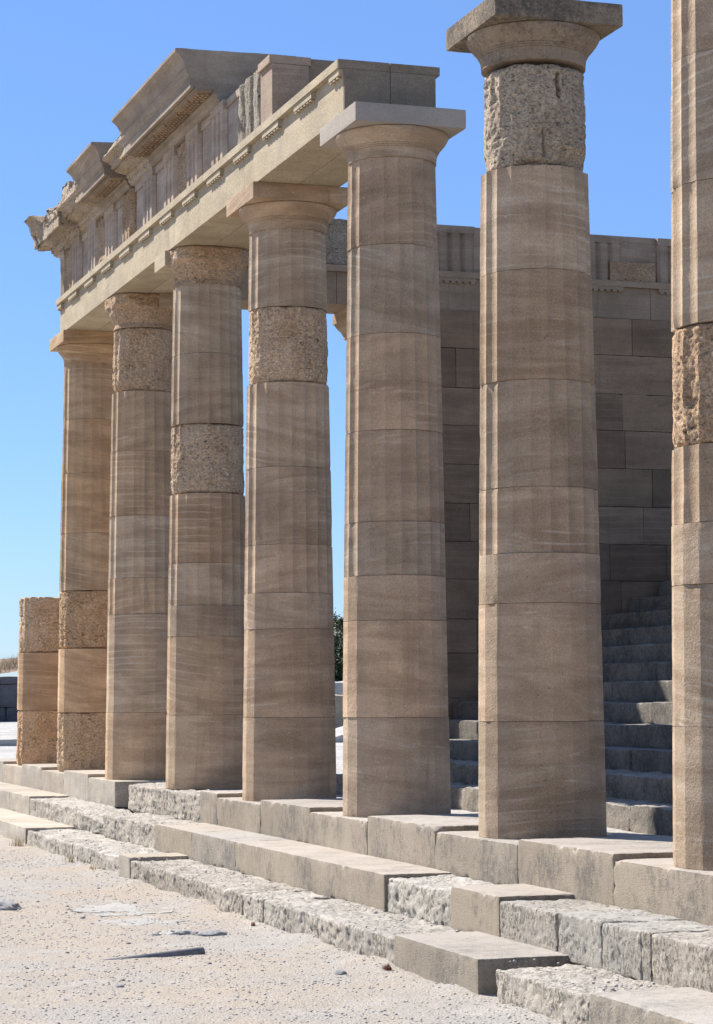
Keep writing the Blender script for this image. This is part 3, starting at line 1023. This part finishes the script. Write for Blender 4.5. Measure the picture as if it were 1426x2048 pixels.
# ------------------------------------------------------------------ stepped platform
ZS = [0.0, -0.297, -0.563, -0.80]
XS = [-0.57, -1.13, -1.745]


def course(name, loc, label, cat, blocks, xf, xb, ztop, zbot):
    zbot -= 0.035
    t = thing(name, loc, label, cat)
    for i, (y0, y1, st, dz, lab) in enumerate(blocks):
        sd = i * 3.7 + loc[2] * 11
        rs = random.Random(int(1000 * (y0 + 50)) + i)
        tone = rs.uniform(0.93, 1.06)
        w = rs.uniform(-0.03, 0.03)
        col = (tone * (1 + w), tone, tone * (1 - w))
        zt = ztop + dz
        near = y0 < 9
        if st == 'n':      # dressed replacement block with grey lichen
            V, F = stone_block(xf + rs.uniform(-.002, .003), xb, y0 + 0.002, y1 - 0.002, zbot, zt, 0.026 if near else 0.06, 0.010, 0.002, 6, big=0.004, seed=sd, chip=0.07)
            o = mesh('step_block', V, F, M['step_new'], t, True, 50, col)
        elif st == 'c':    # clean dressed block
            V, F = stone_block(xf + rs.uniform(-.002, .003), xb, y0 + 0.002, y1 - 0.002, zbot, zt, 0.04, 0.008, 0.002, 6, seed=sd, chip=0.05)
            o = mesh('step_block', V, F, M['step_clean'], t, True, 50, col)
        elif st == 'w':    # weathered but squared
            V, F = stone_block(xf + 0.005, xb, y0 + 0.004, y1 - 0.004, zbot, zt, 0.014, 0.012, 0.012, 10, big=0.010, pit=0.012, seed=sd)
            o = mesh('step_block', V, F, M['step_old'], t, True, 60, tuple(c * 0.93 for c in col))
        else:              # eroded ancient block
            def sg(P, y0=y0, y1=y1, zt=zt, st=st, sd=sd):
                # horizontal wear ledges and vertical runnels
                n = fbm(P * np.array([3, 2.2, 9]) + sd, 4, 0.6)
                n2 = fbm(P * np.array([4, 5.0, 1.2]) + sd + 7, 4, 0.6)
                frn = np.clip((-P[:, 0] + xf + 0.14) / 0.14, 0, 1)
                P[:, 0] += frn * (0.022 * n + 0.045 * np.clip(n2 - 0.05, 0, 1))
                P[:, 2] -= np.clip((P[:, 2] - (zt - 0.1)) / 0.1, 0, 1) * np.clip(fbm(P * np.array([5, 2.5, 1]) + sd + 3, 4, 0.6) + 0.1, 0, 1) * 0.055
                if st == 'e':      # end broken off towards -y
                    s = np.clip(1 - (P[:, 1] - y0) / 1.5, 0, 1)
                    P[:, 2] -= np.clip((P[:, 2] - zbot) / (zt - zbot), 0, 1) * s ** 1.3 * 0.17
                    P[:, 0] += np.clip((-P[:, 0] + xf + 0.3) / 0.3, 0, 1) * s ** 2 * 0.16
                return P
            V, F = stone_block(xf + 0.012, xb, y0 + 0.006, y1 - 0.006, zbot, zt - 0.012, 0.014 if near else 0.022, 0.018, 0.015, 8, big=0.018, layer=1.2, pit=0.02, seed=sd, sag=sg)
            o = mesh('step_block', V, F, M['step_old'], t, True, 60, col)
        if lab:
            o['label'] = lab
    return t


RZ = 0.045
sty = []
for k in range(6, 3, -1):
    sty.append((k * S - 0.86, k * S + 0.84, 'c', 0.0, None))
    sty.append((k * S + 0.84, (k + 1) * S - 0.86, 'c', RZ, None))
sty += [(22.17, 24.2, 'c', RZ, None)] if False else []
sty += [(8.40, 12.09, 'r', 0.01, 'rough yellow-grey block under the middle column'),
        (7.66, 8.40, 'n', RZ, None), (5.96, 7.66, 'n', 0.0, None), (4.27, 5.96, 'n', RZ, None), (2.57, 4.27, 'n', 0, None),
        (0.87, 2.57, 'n', RZ, None), (-0.87, 0.87, 'n', 0, None), (-2.54, -0.87, 'n', RZ - 0.005, 'raised block with rough worn top'), (-4.3, -2.54, 'n', 0, None), (-6.0, -4.3, 'n', RZ, None), (-9.0, -6.0, 'n', 0, None)]
course('stylobate', (0, 0, -0.297), 'top course of stone blocks on which the columns stand', 'stone step', sty, XS[0], 0.62, 0.0, ZS[1] + 0.001)
mid = [(20.9, 24.2, 'c', 0, None), (17.4, 20.9, 'c', 0, None), (15.79, 17.4, 'c', 0, None),
       (11.35, 15.79, 'e', -0.01, 'rounded broken block with a gap at its near end'), (8.22, 10.95, 'r', 0, None),
       (6.54, 8.22, 'n', 0, None), (4.87, 6.54, 'n', 0, None), (0.49, 4.87, 'n', 0, 'long dressed replacement block'),
       (-0.96, 0.49, 'r', -0.005, None), (-1.90, -0.96, 'n', 0.022, 'short raised replacement block'),
       (-2.87, -1.90, 'w', -0.01, None), (-3.57, -2.89, 'w', 0.0, None), (-4.12, -3.57, 'w', -0.005, None), (-4.26, -4.12, 'w', 0, None), (-6.4, -4.26, 'w', -0.006, None), (-9.0, -6.4, 'w', 0, None)]
course('middle_step', (-0.85, 0, -0.563), 'middle course of mixed smooth and eroded blocks below the column bases', 'stone step', mid, XS[1], -0.45, ZS[1], ZS[2] + 0.001)
low = [(18.0, 24.2, 'c', 0, None), (12.68, 18.0, 'c', 0, None), (9.75, 12.68, 'r', -0.01, None), (7.23, 9.75, 'r', 0, None), (6.71, 7.23, 'c', 0.015, 'narrow smooth replacement block'),
       (2.46, 6.71, 'r', 0, None), (1.81, 2.46, 'r', 0, None), (-1.45, 1.81, 'r', 0, None), (-3.06, -1.45, 'n', 0.015, 'smooth block with a dark broken near end'),
       (-4.73, -3.30, 'r', 0, None), (-7.5, -4.73, 'n', 0.012, None), (-9.5, -7.5, 'n', 0, None)]
course('lowest_step', (-1.4, 0, -0.80), 'lowest course of worn blocks rising from the gravel', 'stone step', low, XS[2], -1.02, ZS[2], -0.95)

# ------------------------------------------------------------------ ground
GZ = -0.79


def grid(x0, x1, y0, y1, nx, ny, zf):
    X, Y = np.meshgrid(np.linspace(x0, x1, nx), np.linspace(y0, y1, ny))
    V = np.stack([X.ravel(), Y.ravel(), np.zeros(nx * ny)], 1)
    V[:, 2] = zf(V)
    idx = np.arange(nx * ny).reshape(ny, nx)
    F = np.stack([idx[:-1, :-1], idx[:-1, 1:], idx[1:, 1:], idx[1:, :-1]], -1).reshape(-1, 4)
    return V, F


def gz(V):
    q = np.stack([V[:, 0], V[:, 1], V[:, 0] * 0], 1)
    drift = 0.05 * np.clip((V[:, 0] + 2.1) / 0.35, 0, 1) ** 2 * np.clip(0.5 + fbm(q * 1.2 + 60, 3) * 1.5, 0, 1)
    return GZ + drift + 0.02 * fbm(q * 0.7, 3) + 0.010 * fbm(q * 3.1 + 5, 3) + 0.004 * fbm(q * 11, 3)


def gz1(x, y):
    return float(gz(np.array([[x, y, 0.0]]))[0])


V, F = grid(-9, -1.3, -18, 26, 300, 1300, gz)
tag(mesh('ground', V, F, M['ground'], None, True, 0), None, None, kind='structure')
# wide terrain sheet to the horizon
V, F = grid(-900, 900, -400, 1600, 160, 180, lambda V: -0.9 + 0.0 * V[:, 0])
tag(mesh('terrain', V, F, M['far'], None, True, 0), None, None, kind='structure')
# court behind the colonnade


def court_z(V):
    q = np.stack([V[:, 0], V[:, 1], V[:, 0] * 0], 1)
    s = np.clip((V[:, 1] - 24) / 50, 0, 1)
    return -0.22 + 0.5 * s + 0.03 * fbm(q * 0.8, 4) + 0.012 * fbm(q * 4, 3)


V, F = grid(0.55, 60, -9, 90, 240, 400, court_z)
tag(mesh('court', V, F, M['far'], None, True, 0), None, None, kind='structure')

# ------------------------------------------------------------------ stair behind
NST = 12
stair = thing('staircase', (4.0, 4, -0.2), 'broad dark stone staircase climbing behind the columns', 'staircase')
rs = random.Random(11)
for i in range(NST + 4):
    k = i - 4
    x0 = 4.23 + 0.444 * k
    zt = 1.0 + 0.24 * k
    mbV, mbF, n = [], [], 0
    y = 13.08
    while y > -8:
        L = rs.uniform(1.0, 1.9)
        y1 = y
        y0 = y - L
        near = y1 > -1
        dx, dz = rs.uniform(-0.012, 0.02), rs.uniform(-0.012, 0.008)
        V, F = stone_block(x0 + dx, x0 + 0.75, y0 + 0.004, y1 - 0.004, zt - 0.26 + (-0.05 if k == -4 else 0), zt + dz, 0.04 if near else 0.12, 0.012, 0.010 if k > -3 else 0.035, 7,
                           big=0.012 if k > -3 else 0.04, layer=1.3, pit=0.015, seed=i * 5.3 + y, chip=0.05)
        mbV.append(V)
        mbF.append(F + n)
        n += len(V)
        y = y0
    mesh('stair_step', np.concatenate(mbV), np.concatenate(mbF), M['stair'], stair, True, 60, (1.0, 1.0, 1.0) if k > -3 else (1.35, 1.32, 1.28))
# solid core below the treads
V, F = stone_block(10.8, 16, -8, 13.0, -0.3, 3.6, 0.5, 0.02, 0.02, 2)
mesh('landing', V, F, M['stair'], stair, True, 60)

# ------------------------------------------------------------------ wing wall
YW = 13.12
wing = thing('wing_wall', (3.0, YW, -0.2), 'tall ashlar wing wall in shade with a cornice-less frieze behind the columns', 'wall')
zc = [-0.25, 0.52, 1.05, 1.667, 2.136, 2.69, 3.21, 3.745, 4.29, 4.834, 5.36, 5.915, 6.4505]
wr = random.Random(21)
mb = MB()
for i in range(len(zc) - 1):
    x = 3.0
    first = True
    while x < 14.0:
        L = wr.uniform(0.75, 1.75)
        if i % 2 and first:
            L *= 0.6
        first = False
        x1 = min(x + L, 14.0)
        dy = wr.uniform(-0.004, 0.004)
        g = 0.0016
        V, F = stone_block(x + g, x1 - g, YW + dy, YW + 0.80, zc[i] + g, zc[i + 1] - g, 0.06, 0.006, 0.004, 4, big=0.006, seed=x * 3 + i, chip=0.02)
        mb.add(V, [tuple(f) for f in F], wr.choice((0.1, 0.3, 0.45, 0.55, 0.7, 0.95)))
        x = x1
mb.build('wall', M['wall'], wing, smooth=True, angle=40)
# architrave, fillet and regulae of the wing
YA = YW + 0.03
mb = MB()
xs = [0.43, 2.6, 4.9, 7.35, 9.8, 14.0]
for i in range(len(xs) - 1):
    V, F = stone_block(xs[i] + 0.002, xs[i + 1] - 0.002, YA, YA + 0.80, 6.452, 6.905, 0.2, 0.005, 0.002, 3, seed=i)
    mb.add(V, [tuple(f) for f in F], wr.uniform(0.3, 0.7))
mb.build('architrave', M['plain'], wing, smooth=True, angle=40, color=(1.12, 1.08, 1.02))
V, F = stone_block(0.43, 14.0, YA - 0.05, YA + 0.82, 6.9055, 6.995, 0.3, 0.005, 0.002, 3)
mesh('taenia', V, F, M['plain'], wing, True, 40, (1.25, 1.2, 1.12))
wt = [0.95 + S / 3 * n for n in range(12)]
for x in wt:
    mb = MB()
    mb.box(x - 0.29, x + 0.29, YA - 0.04, YA + 0.01, 6.86, 6.905)
    for g in range(6):
        gx = x - 0.29 + 0.58 * (g + 0.5) / 6
        mb.box(gx - 0.03, gx + 0.03, YA - 0.036, YA + 0.008, 6.832, 6.8595)
    mb.build('regula', M['plain'], wing, color=(1.25, 1.2, 1.12))
for n, x in enumerate(wt):
    tone = wr.uniform(0.78, 1.02)
    colr = (tone, tone * 0.95, tone * 0.89)
    V, F = triglyph_mesh(x - 0.285, x + 0.285, 0, 6.996, 7.655 + wr.uniform(-0.01, 0.01))
    # rotate: triglyph_mesh faces -x along y; wing faces -y along x
    V = np.array([(b, YW + 0.02 + a, c) for a, b, c in V])
    if n in (4,):
        V[:, 1] += 0.0
    mesh('triglyph', V, [f[::-1] for f in F], M['frieze'], wing, False, 0, colr)
    if n < len(wt) - 1:
        a, b = x + 0.287, wt[n + 1] - 0.287
        top = 7.655 + wr.uniform(-0.02, 0.012)
        if n in (1, 2):
            V, F = stone_block(a, b, YW + 0.04, YW + 0.8, 6.996, top, 0.03, 0.02, 0.03, 6, big=0.03, pit=0.03, seed=n)
            o = mesh('metope', V, F, M['poros_grey'], wing, True, 50, (0.8, 0.8, 0.8))
            o['label'] = 'rough grey metope'
        else:
            V, F = stone_block(a, b, YW + 0.07, YW + 0.8, 6.996, top, 0.15, 0.01, 0.004, 5, seed=n)
            mesh('metope', V, F, M['frieze'], wing, True, 50, colr)
            if n in (5, 7):
                V, F = stone_block(a - 0.2, b - 0.05, YW + 0.008, YW + 0.1, 6.997, 7.28, 0.025, 0.01, 0.014, 8, pit=0.02, seed=n)
                o = mesh('metope', V, F, M['poros'], wing, True, 50, (0.85, 0.8, 0.76))
                o['label'] = 'reddish rough strip at the foot of the frieze'
# capital of the wall's end pilaster
V = [(2.56, YW - 0.10, 6.33), (2.56, YW + 0.9, 6.33)]
mb = MB()
mb.box(2.82, 3.6, YW - 0.17, YW + 0.9, 6.305, 6.4515)
prof = [(2.82, 6.3045), (2.87, 6.24), (2.93, 6.19), (2.96, 6.14), (2.96, 6.09)]
for (xa, za), (xb, zb) in zip(prof, prof[1:]):
    e = xa - 2.82
    e2 = xb - 2.82
    V = [(xa, YW - 0.17 + e, za), (3.6, YW - 0.17 + e, za), (3.6, YW + 0.85, za), (xa, YW + 0.85, za),
         (xb, YW - 0.17 + e2, zb), (3.6, YW - 0.17 + e2, zb), (3.6, YW + 0.85, zb), (xb, YW + 0.85, zb)]
    mb.add(V, [(0, 1, 5, 4), (3, 0, 4, 7), (4, 5, 6, 7), (1, 2, 6, 5)])
mb.build('anta_capital', M['shaft'], wing)

# ------------------------------------------------------------------ ground details
ICO_V, ICO_F = [], []
ph = (1 + 5 ** .5) / 2
ICO_V = np.array([(-1, ph, 0), (1, ph, 0), (-1, -ph, 0), (1, -ph, 0), (0, -1, ph), (0, 1, ph), (0, -1, -ph), (0, 1, -ph), (ph, 0, -1), (ph, 0, 1), (-ph, 0, -1), (-ph, 0, 1)]) / math.sqrt(1 + ph * ph)
ICO_F = np.array([(0, 11, 5), (0, 5, 1), (0, 1, 7), (0, 7, 10), (0, 10, 11), (1, 5, 9), (5, 11, 4), (11, 10, 2), (10, 7, 6), (7, 1, 8), (3, 9, 4), (3, 4, 2), (3, 2, 6), (3, 6, 8), (3, 8, 9), (4, 9, 5), (2, 4, 11), (6, 2, 10), (8, 6, 7), (9, 8, 1)])


def pebbles(n, x0, x1, y0, y1, smin_, smax, zfun, seed, pw=3.0):
    g = np.random.RandomState(seed)
    x = g.uniform(x0, x1, n)
    y = y0 + (y1 - y0) * g.uniform(0, 1, n) ** 1.4
    keep = perlin(np.stack([x * 0.9, y * 0.9, x * 0], 1)) + g.uniform(-0.5, 0.9, n) > 0
    x, y = x[keep], y[keep]
    n = len(x)
    s = smin_ + (smax - smin_) * g.uniform(0, 1, n) ** pw
    P = np.stack([x, y, x * 0], 1)
    z = zfun(P)
    jit = 1 + g.uniform(-0.35, 0.35, (n, 12, 1))
    a = g.uniform(0, 2 * math.pi, n)
    base = ICO_V[None] * jit * np.stack([s * g.uniform(.8, 1.4, n), s * g.uniform(.8, 1.4, n), s * g.uniform(.45, .8, n)], 1)[:, None, :]
    ca, sa = np.cos(a)[:, None], np.sin(a)[:, None]
    bx = base[:, :, 0] * ca - base[:, :, 1] * sa
    by = base[:, :, 0] * sa + base[:, :, 1] * ca
    V = np.stack([bx + x[:, None], by + y[:, None], base[:, :, 2] + (z + s * 0.15)[:, None]], -1).reshape(-1, 3)
    F = (ICO_F[None] + (np.arange(n) * 12)[:, None, None]).reshape(-1, 3)
    A = np.repeat(np.clip(g.normal(0.88, 0.17, n), 0, 1), 12)
    return V, F, A


V, F, A = pebbles(34000, -5.2, -1.72, -5.5, 12, 0.002, 0.0105, gz, 5, 4.0)
V2, F2, A2 = pebbles(420, -1.70, -1.16, -4.6, 12, 0.003, 0.016, lambda P: np.full(len(P), -0.566), 8, 3.0)
V3, F3, A3 = pebbles(160, -1.10, -0.60, -3.5, 12, 0.003, 0.012, lambda P: np.full(len(P), -0.299), 9, 3.0)
F2, F3 = F2 + len(V), F3 + len(V) + len(V2)
V, F, A = np.concatenate([V, V2, V3]), np.concatenate([F, F2, F3]), np.concatenate([A, A2, A3])
tag(mesh('gravel', V, F, M['pebble'], None, False, 0, attr=A), 'loose pale gravel strewn over the sandy ground before the steps', 'gravel', kind='stuff')


def rock(name, loc, size, label, cat, mat, seed, flat=0.6, group=None, rot=0.0, res=24, color=(1, 1, 1), rag=0.5):
    u = np.linspace(0, 2 * math.pi, res * 2, endpoint=False)
    v = np.linspace(0.02, math.pi - 0.02, res)
    U, W = np.meshgrid(u, v)
    D = np.stack([np.cos(U) * np.sin(W), np.sin(U) * np.sin(W), np.cos(W)], -1).reshape(-1, 3)
    r = 1 + rag * fbm(D * (1.3 if rag < 0.8 else 2.2) + seed, 5, 0.65) + 0.2 * rag * fbm(D * 5 + seed, 3)
    V = D * r[:, None] * np.array(size)
    V[:, 2] = np.maximum(V[:, 2], -size[2] * 0.4)
    ca, sa = math.cos(rot), math.sin(rot)
    V = np.stack([V[:, 0] * ca - V[:, 1] * sa, V[:, 0] * sa + V[:, 1] * ca, V[:, 2]], 1) + np.array(loc)
    n, m = res, res * 2
    idx = np.arange(n * m).reshape(n, m)
    nx = np.roll(idx, -1, axis=1)
    F = [tuple(f) for f in np.stack([idx[:-1], idx[1:], nx[1:], nx[:-1]], -1).reshape(-1, 4)]
    F.append(tuple(idx[0]))
    F.append(tuple(idx[-1][::-1]))
    e = thing(name, loc, label, cat, group) if False else None
    o = mesh(name, V - np.array(loc), F, mat, None, True, 60, color)
    o.location = loc
    return tag(o, label, cat, group)


def on(x, y, dz=0.0):
    return (x, y, gz1(x, y) + dz)


rock('rock', on(-3.47, 4.2, 0.0), (0.13, 0.30, 0.075), 'grey rock lying at the left edge of the gravel', 'rock', M['rock'], 2.0, rot=0.3, color=(1.25, 1.22, 1.2))
rock('rock', on(-2.30, 1.30, -0.01), (0.13, 0.12, 0.045), 'largest rounded grey rock in the row beyond the buried pipe', 'rock', M['rock'], 4.0, rot=0.4, color=(1.1, 1.1, 1.12))
rock('rock', on(-2.52, 1.45, -0.01), (0.16, 0.14, 0.045), 'pale knobbly rock in the middle of the row beyond the buried pipe', 'rock', M['bedrock'], 6.0, rot=-0.3)
rock('rock', on(-2.74, 1.45, -0.015), (0.07, 0.07, 0.03), 'small flat rock at the left end of the row beyond the pipe', 'rock', M['bedrock'], 8.0)
rock('stone', on(-2.16, -1.56, 0.0), (0.045, 0.06, 0.028), 'lone blue-grey stone on the gravel below the steps', 'stone', M['rock'], 9.0, res=14)
rock('bedrock_patch', on(-2.42, 3.65, -0.022), (0.80, 0.85, 0.030), 'broad whitish bedrock patch showing through the gravel', 'rock', M['bedrock'], 12.0, rot=-0.38, res=60, rag=1.0)
rock('bedrock_patch', on(-2.62, 2.45, -0.018), (0.45, 0.45, 0.026), 'smaller whitish bedrock patch in front of the broad one', 'rock', M['bedrock'], 19.0, rot=-0.35, res=44, rag=1.0)
rs = random.Random(33)
for i in range(16):
    x, y = rs.uniform(-4.4, -1.95), rs.uniform(-4.0, 7.0)
    s = rs.uniform(0.012, 0.026)
    rock('pebble', on(x, y, 0.002), (s, s * rs.uniform(1, 1.5), s * 0.6), 'loose fist-sized stone on the gravel', 'stone', M['rock'], i * 1.7 + 50, group='loose stones on the gravel', rot=rs.uniform(0, 3), res=9)

# half-buried pipe
a, b = np.array([-2.72, -0.02, gz1(-2.72, -0.02) + 0.012]), np.array([-3.50, -0.21, gz1(-3.50, -0.21) - 0.034])
d = (b - a) / np.linalg.norm(b - a)
e1 = np.cross(d, [0, 0, 1])
e1 /= np.linalg.norm(e1)
e2 = np.cross(e1, d)
V, F = [], []
nn = 24
rings = [(0, 0.030), (0, 0.036), (0.004, 0.038), (1.0, 0.038), (1.0, 0.03)]
L = np.linalg.norm(b - a)
for s_, r in rings:
    for q in range(nn):
        an = q * 2 * math.pi / nn
        V.append(a + d * s_ * (L if s_ == 1.0 else 1) + r * (math.cos(an) * e1 + math.sin(an) * e2))
for i in range(len(rings) - 1):
    for q in range(nn):
        F.append((i * nn + q, i * nn + (q + 1) % nn, (i + 1) * nn + (q + 1) % nn, (i + 1) * nn + q))
inner = len(V)
for q in range(nn):
    an = q * 2 * math.pi / nn
    V.append(a + d * 0.12 + 0.030 * (math.cos(an) * e1 + math.sin(an) * e2))
for q in range(nn):
    F.append((inner + q, inner + (q + 1) % nn, (q + 1) % nn, q))
F.append(tuple(range(inner, inner + nn)))
V = np.array(V)
o = mesh('pipe', V - a, F, M['pipe'], None, True, 40)
o.location = tuple(a)
tag(o, 'dark grey pipe lying half buried in the gravel', 'pipe')


def tuft(loc, n, h, spread, label, mat, seed, group=None, name='grass_tuft', w=0.004):
    g = random.Random(seed)
    V, F, A = [], [], []
    for i in range(n):
        x, y = g.gauss(0, spread), g.gauss(0, spread * 1.6)
        an = g.uniform(0, 6.28)
        le = g.uniform(0.1, 0.7)
        hh = h * g.uniform(0.5, 1)
        dx, dy = math.cos(an), math.sin(an)
        tn = g.random()
        b = len(V)
        for t in (0, 0.5, 1):
            ww = w * (1 - 0.9 * t)
            px, py, pz = x + dx * le * hh * t * t, y + dy * le * hh * t * t, hh * (t - 0.2 * le * t * t)
            V += [(px - dy * ww, py + dx * ww, pz), (px + dy * ww, py - dx * ww, pz)]
            A += [tn, tn]
        F += [(b, b + 1, b + 3, b + 2), (b + 2, b + 3, b + 5, b + 4)]
    o = mesh(name, np.array(V), F, mat, None, False, 0, attr=A)
    o.location = loc
    return tag(o, label, 'dry grass' if name == 'grass_tuft' else 'debris', group, 'stuff' if name == 'grass_tuft' else None)


tuft(on(-1.83, 9.3), 40, 0.10, 0.04, 'straw tuft at the foot of the lowest step, left of the narrow block', M['straw'], 3)
tuft(on(-1.86, 12.6), 40, 0.15, 0.04, 'straw tuft at the far left foot of the lowest step', M['straw'], 4)
tuft(on(-1.80, 8.2), 25, 0.06, 0.03, 'short straw tuft just left of the narrow smooth step block', M['straw'], 5)
tuft(on(-1.84, -1.62, 0.0), 120, 0.045, 0.012, 'red-brown clump of dry twigs beside the near smooth step block', M['scrap'], 6, name='twig_clump', w=0.003)
tuft(on(-1.83, 1.75, 0.0), 70, 0.04, 0.008, 'small red-brown scrap below the crack in the lowest step', M['scrap'], 7, name='twig_clump', w=0.003)

# ------------------------------------------------------------------ far background
def at(px, py, dist):
    """world point on the view ray of a photograph pixel at a distance along the view axis (for laying out the far background)"""
    dx, dy = (px - 713) / F_PX, (1024 - py) / F_PX
    v = fw + r2 * dx + u2 * dy
    return Vector(CAM) + v * dist


# dark ruined wall at far left, with earth and dry grass on top
wl = at(20, 1450, 84)
zb0 = wl.z
rw = thing('ruin_wall', (wl.x, wl.y, zb0), 'dark ruined wall of large blocks at the far left behind the stump', 'wall')
mb = MB()
rs = random.Random(8)
z = zb0 - 0.3
for i in range(3):
    hgt = (0.95, 0.85, 0.28)[i]
    x = wl.x - 9
    while x < wl.x + 7:
        L_ = rs.uniform(0.9, 1.7)
        V, F = stone_block(x, x + L_ - 0.02, wl.y + rs.uniform(-.05, .05) - (0.1 if i == 2 else 0), wl.y + 1.5, z, z + hgt - 0.02, 0.14, 0.04, 0.05, 2.5, big=0.04, seed=x)
        mb.add(V, [tuple(f) for f in F], rs.uniform(.3, .7))
        x += L_
    z += hgt
mb.build('wall', M['dark_wall'], rw, smooth=True, angle=50, color=(0.62, 0.62, 0.68))
ze = z


def bank(V):
    q = np.stack([V[:, 0], V[:, 1], V[:, 0] * 0], 1)
    return ze - 0.1 + np.clip((V[:, 0] - wl.x + 1.2) / 3, -0.2, 1) * 0.55 + np.clip((V[:, 1] - wl.y) / 8, 0, 1) * 0.35 + 0.12 * fbm(q * 0.9, 4)


V, F = grid(wl.x - 9, wl.x + 7, wl.y + 0.4, wl.y + 14, 60, 50, bank)
M['earth'] = simple('brown_earth', (0.17, 0.115, 0.075), 0.95, 0, 0.4, 3)
tag(mesh('bank', V, F, M['earth'], None, True, 0), None, None, kind='structure')
g = random.Random(4)
Vg, Fg, Ag = [], [], []
for i in range(2600):
    x, y = wl.x + g.uniform(-6, 5), wl.y + g.uniform(0.5, 5)
    z = float(bank(np.array([[x, y, 0.]]))[0])
    h = g.uniform(0.2, 0.5)
    an = g.uniform(0, 6.28)
    b = len(Vg)
    w_ = 0.012
    dx, dy = math.cos(an), math.sin(an)
    Vg += [(x - dy * w_, y + dx * w_, z), (x + dy * w_, y - dx * w_, z), (x + dx * h * 0.4, y + dy * h * 0.4, z + h)]
    Fg.append((b, b + 1, b + 2))
    Ag += [g.random()] * 3
tag(mesh('dry_grass', np.array(Vg), Fg, M['straw'], None, False, 0, attr=Ag), 'dry straw-coloured grass on the bank above the dark ruined wall', 'grass', kind='stuff')
# low slab casting a strip of shade on the pale ground
p = at(12, 1497, 55)
V, F = stone_block(-3.0, 1.2, -0.3, 0.3, -0.05, 0.22, 0.12, 0.03, 0.03, 3)
o = mesh('kerb_stone', V, F, M['bedrock'], None, True, 50)
o.location = (p.x, p.y + 0.5, p.z)
tag(o, 'low pale kerb of stone on the bright ground at far left', 'stone')

# things seen between the third and second column
p = at(680, 1462, 62)
V, F = stone_block(-6.2, 2.2, 0, 0.8, -0.5, 0.98, 0.12, 0.06, 0.10, 2.0, big=0.08, pit=0.05)
o = mesh('rubble_wall', V, F, M['tan_wall'], None, True, 60)
o.location = tuple(p)
tag(o, 'low tan rubble wall glimpsed between two columns', 'wall')
p = at(680, 1478, 58)
V, F = stone_block(-0.9, 0.7, -0.4, 0.4, -0.02, 0.2, 0.08, 0.03, 0.02, 3)
o = mesh('slab', V, F, M['bedrock'], None, True, 50, (1.15, 1.15, 1.15))
o.location = tuple(p)
o.rotation_euler = (0.1, -0.25, 0.2)
tag(o, 'tilted white stone slab before the tan rubble wall', 'stone')
p = at(682, 1385, 75)
V, F = stone_block(-5, 5, 0, 0.9, -0.6, 0.35, 0.2, 0.06, 0.08, 2, big=0.05)
o = mesh('terrace_wall', V, F, M['bedrock'], None, True, 60)
o.location = tuple(p)
tag(o, 'bright stone terrace edge above the tan rubble wall', 'wall')

# rocky hill with shrubs
pc = at(682, 1300, 170)


def hill_z(V):
    q = np.stack([V[:, 0], V[:, 1], V[:, 0] * 0], 1)
    dx, dy = (V[:, 0] - pc.x) / 26, (V[:, 1] - pc.y) / 34
    m = np.exp(-(dx * dx + dy * dy))
    return -1.2 + m * (7.4 + 1.6 * fbm(q * 0.16, 4) + 0.9 * fbm(q * 0.6, 3))


V, F = grid(pc.x - 60, pc.x + 60, pc.y - 60, pc.y + 60, 150, 150, hill_z)
M['hill'] = mat_weathered('hill_rock', (0.24, 0.23, 0.20), (0.09, 0.095, 0.07), (0.36, 0.35, 0.32), 0.7, 1.0, 1.5)
tag(mesh('hill', V, F, M['hill'], None, True, 0), None, None, kind='structure')


def shrub(loc, size, label, seed, group=None, trunk=True, name='shrub', cat='shrub', n=1100):
    g = np.random.RandomState(seed)
    t = thing(name, loc, label, cat, group)
    V, F, A = [], [], []
    cl = g.normal(0, 0.42, (9, 3)) * np.array(size) + np.array([0, 0, size[2] * 0.9])
    for i in range(n):
        c = cl[g.randint(9)] + g.normal(0, 0.24, 3) * np.array(size)
        a, b = g.normal(size=3), g.normal(size=3)
        a /= np.linalg.norm(a)
        b -= a * (a @ b)
        b /= np.linalg.norm(b)
        s = 0.13 * max(size) * g.uniform(0.5, 1.1)
        k = len(V)
        V += [c - a * s, c + b * s * 0.5, c + a * s, c - b * s * 0.5]
        F.append((k, k + 1, k + 2, k + 3))
        A += [g.uniform(0, 1)] * 4
    mesh('crown', np.array(V) + np.array(loc), F, M['leaf'], t, False, 0, attr=A)
    h = size[2] * 0.9
    V, F = [], []
    for i, (z, r) in enumerate([(-0.4, 0.10), (h * 0.5, 0.07), (h, 0.03)]):
        for q in range(8):
            V.append((math.cos(q * .785) * r * size[2] * .6, math.sin(q * .785) * r * size[2] * .6, z))
    for i in range(2):
        for q in range(8):
            F.append((i * 8 + q, i * 8 + (q + 1) % 8, i * 8 + 8 + (q + 1) % 8, i * 8 + 8 + q))
    mesh('trunk', np.array(V) + np.array(loc), F, M['bark'], t, True, 60)
    return t


rs = random.Random(3)
spots = [(664, 1300, 150), (672, 1318, 146), (684, 1312, 147), (690, 1290, 150), (676, 1292, 155), (668, 1335, 142), (680, 1338, 141), (690, 1342, 140), (660, 1345, 140), (697, 1322, 145), (652, 1320, 146)]
for i, (px, py, ds) in enumerate(spots):
    p = at(px, py, ds)
    shrub((p.x, p.y, p.z - 0.7), (0.95, 0.95, 0.8), 'dark green bush on the rocky hill between the columns', 70 + i, 'bushes on the rocky hill')
p = at(691, 1262, 158)
shrub((p.x, p.y, p.z - 0.3), (0.8, 0.8, 0.9), 'small dark tree on the hilltop standing against the sky', 99, name='tree', cat='tree')
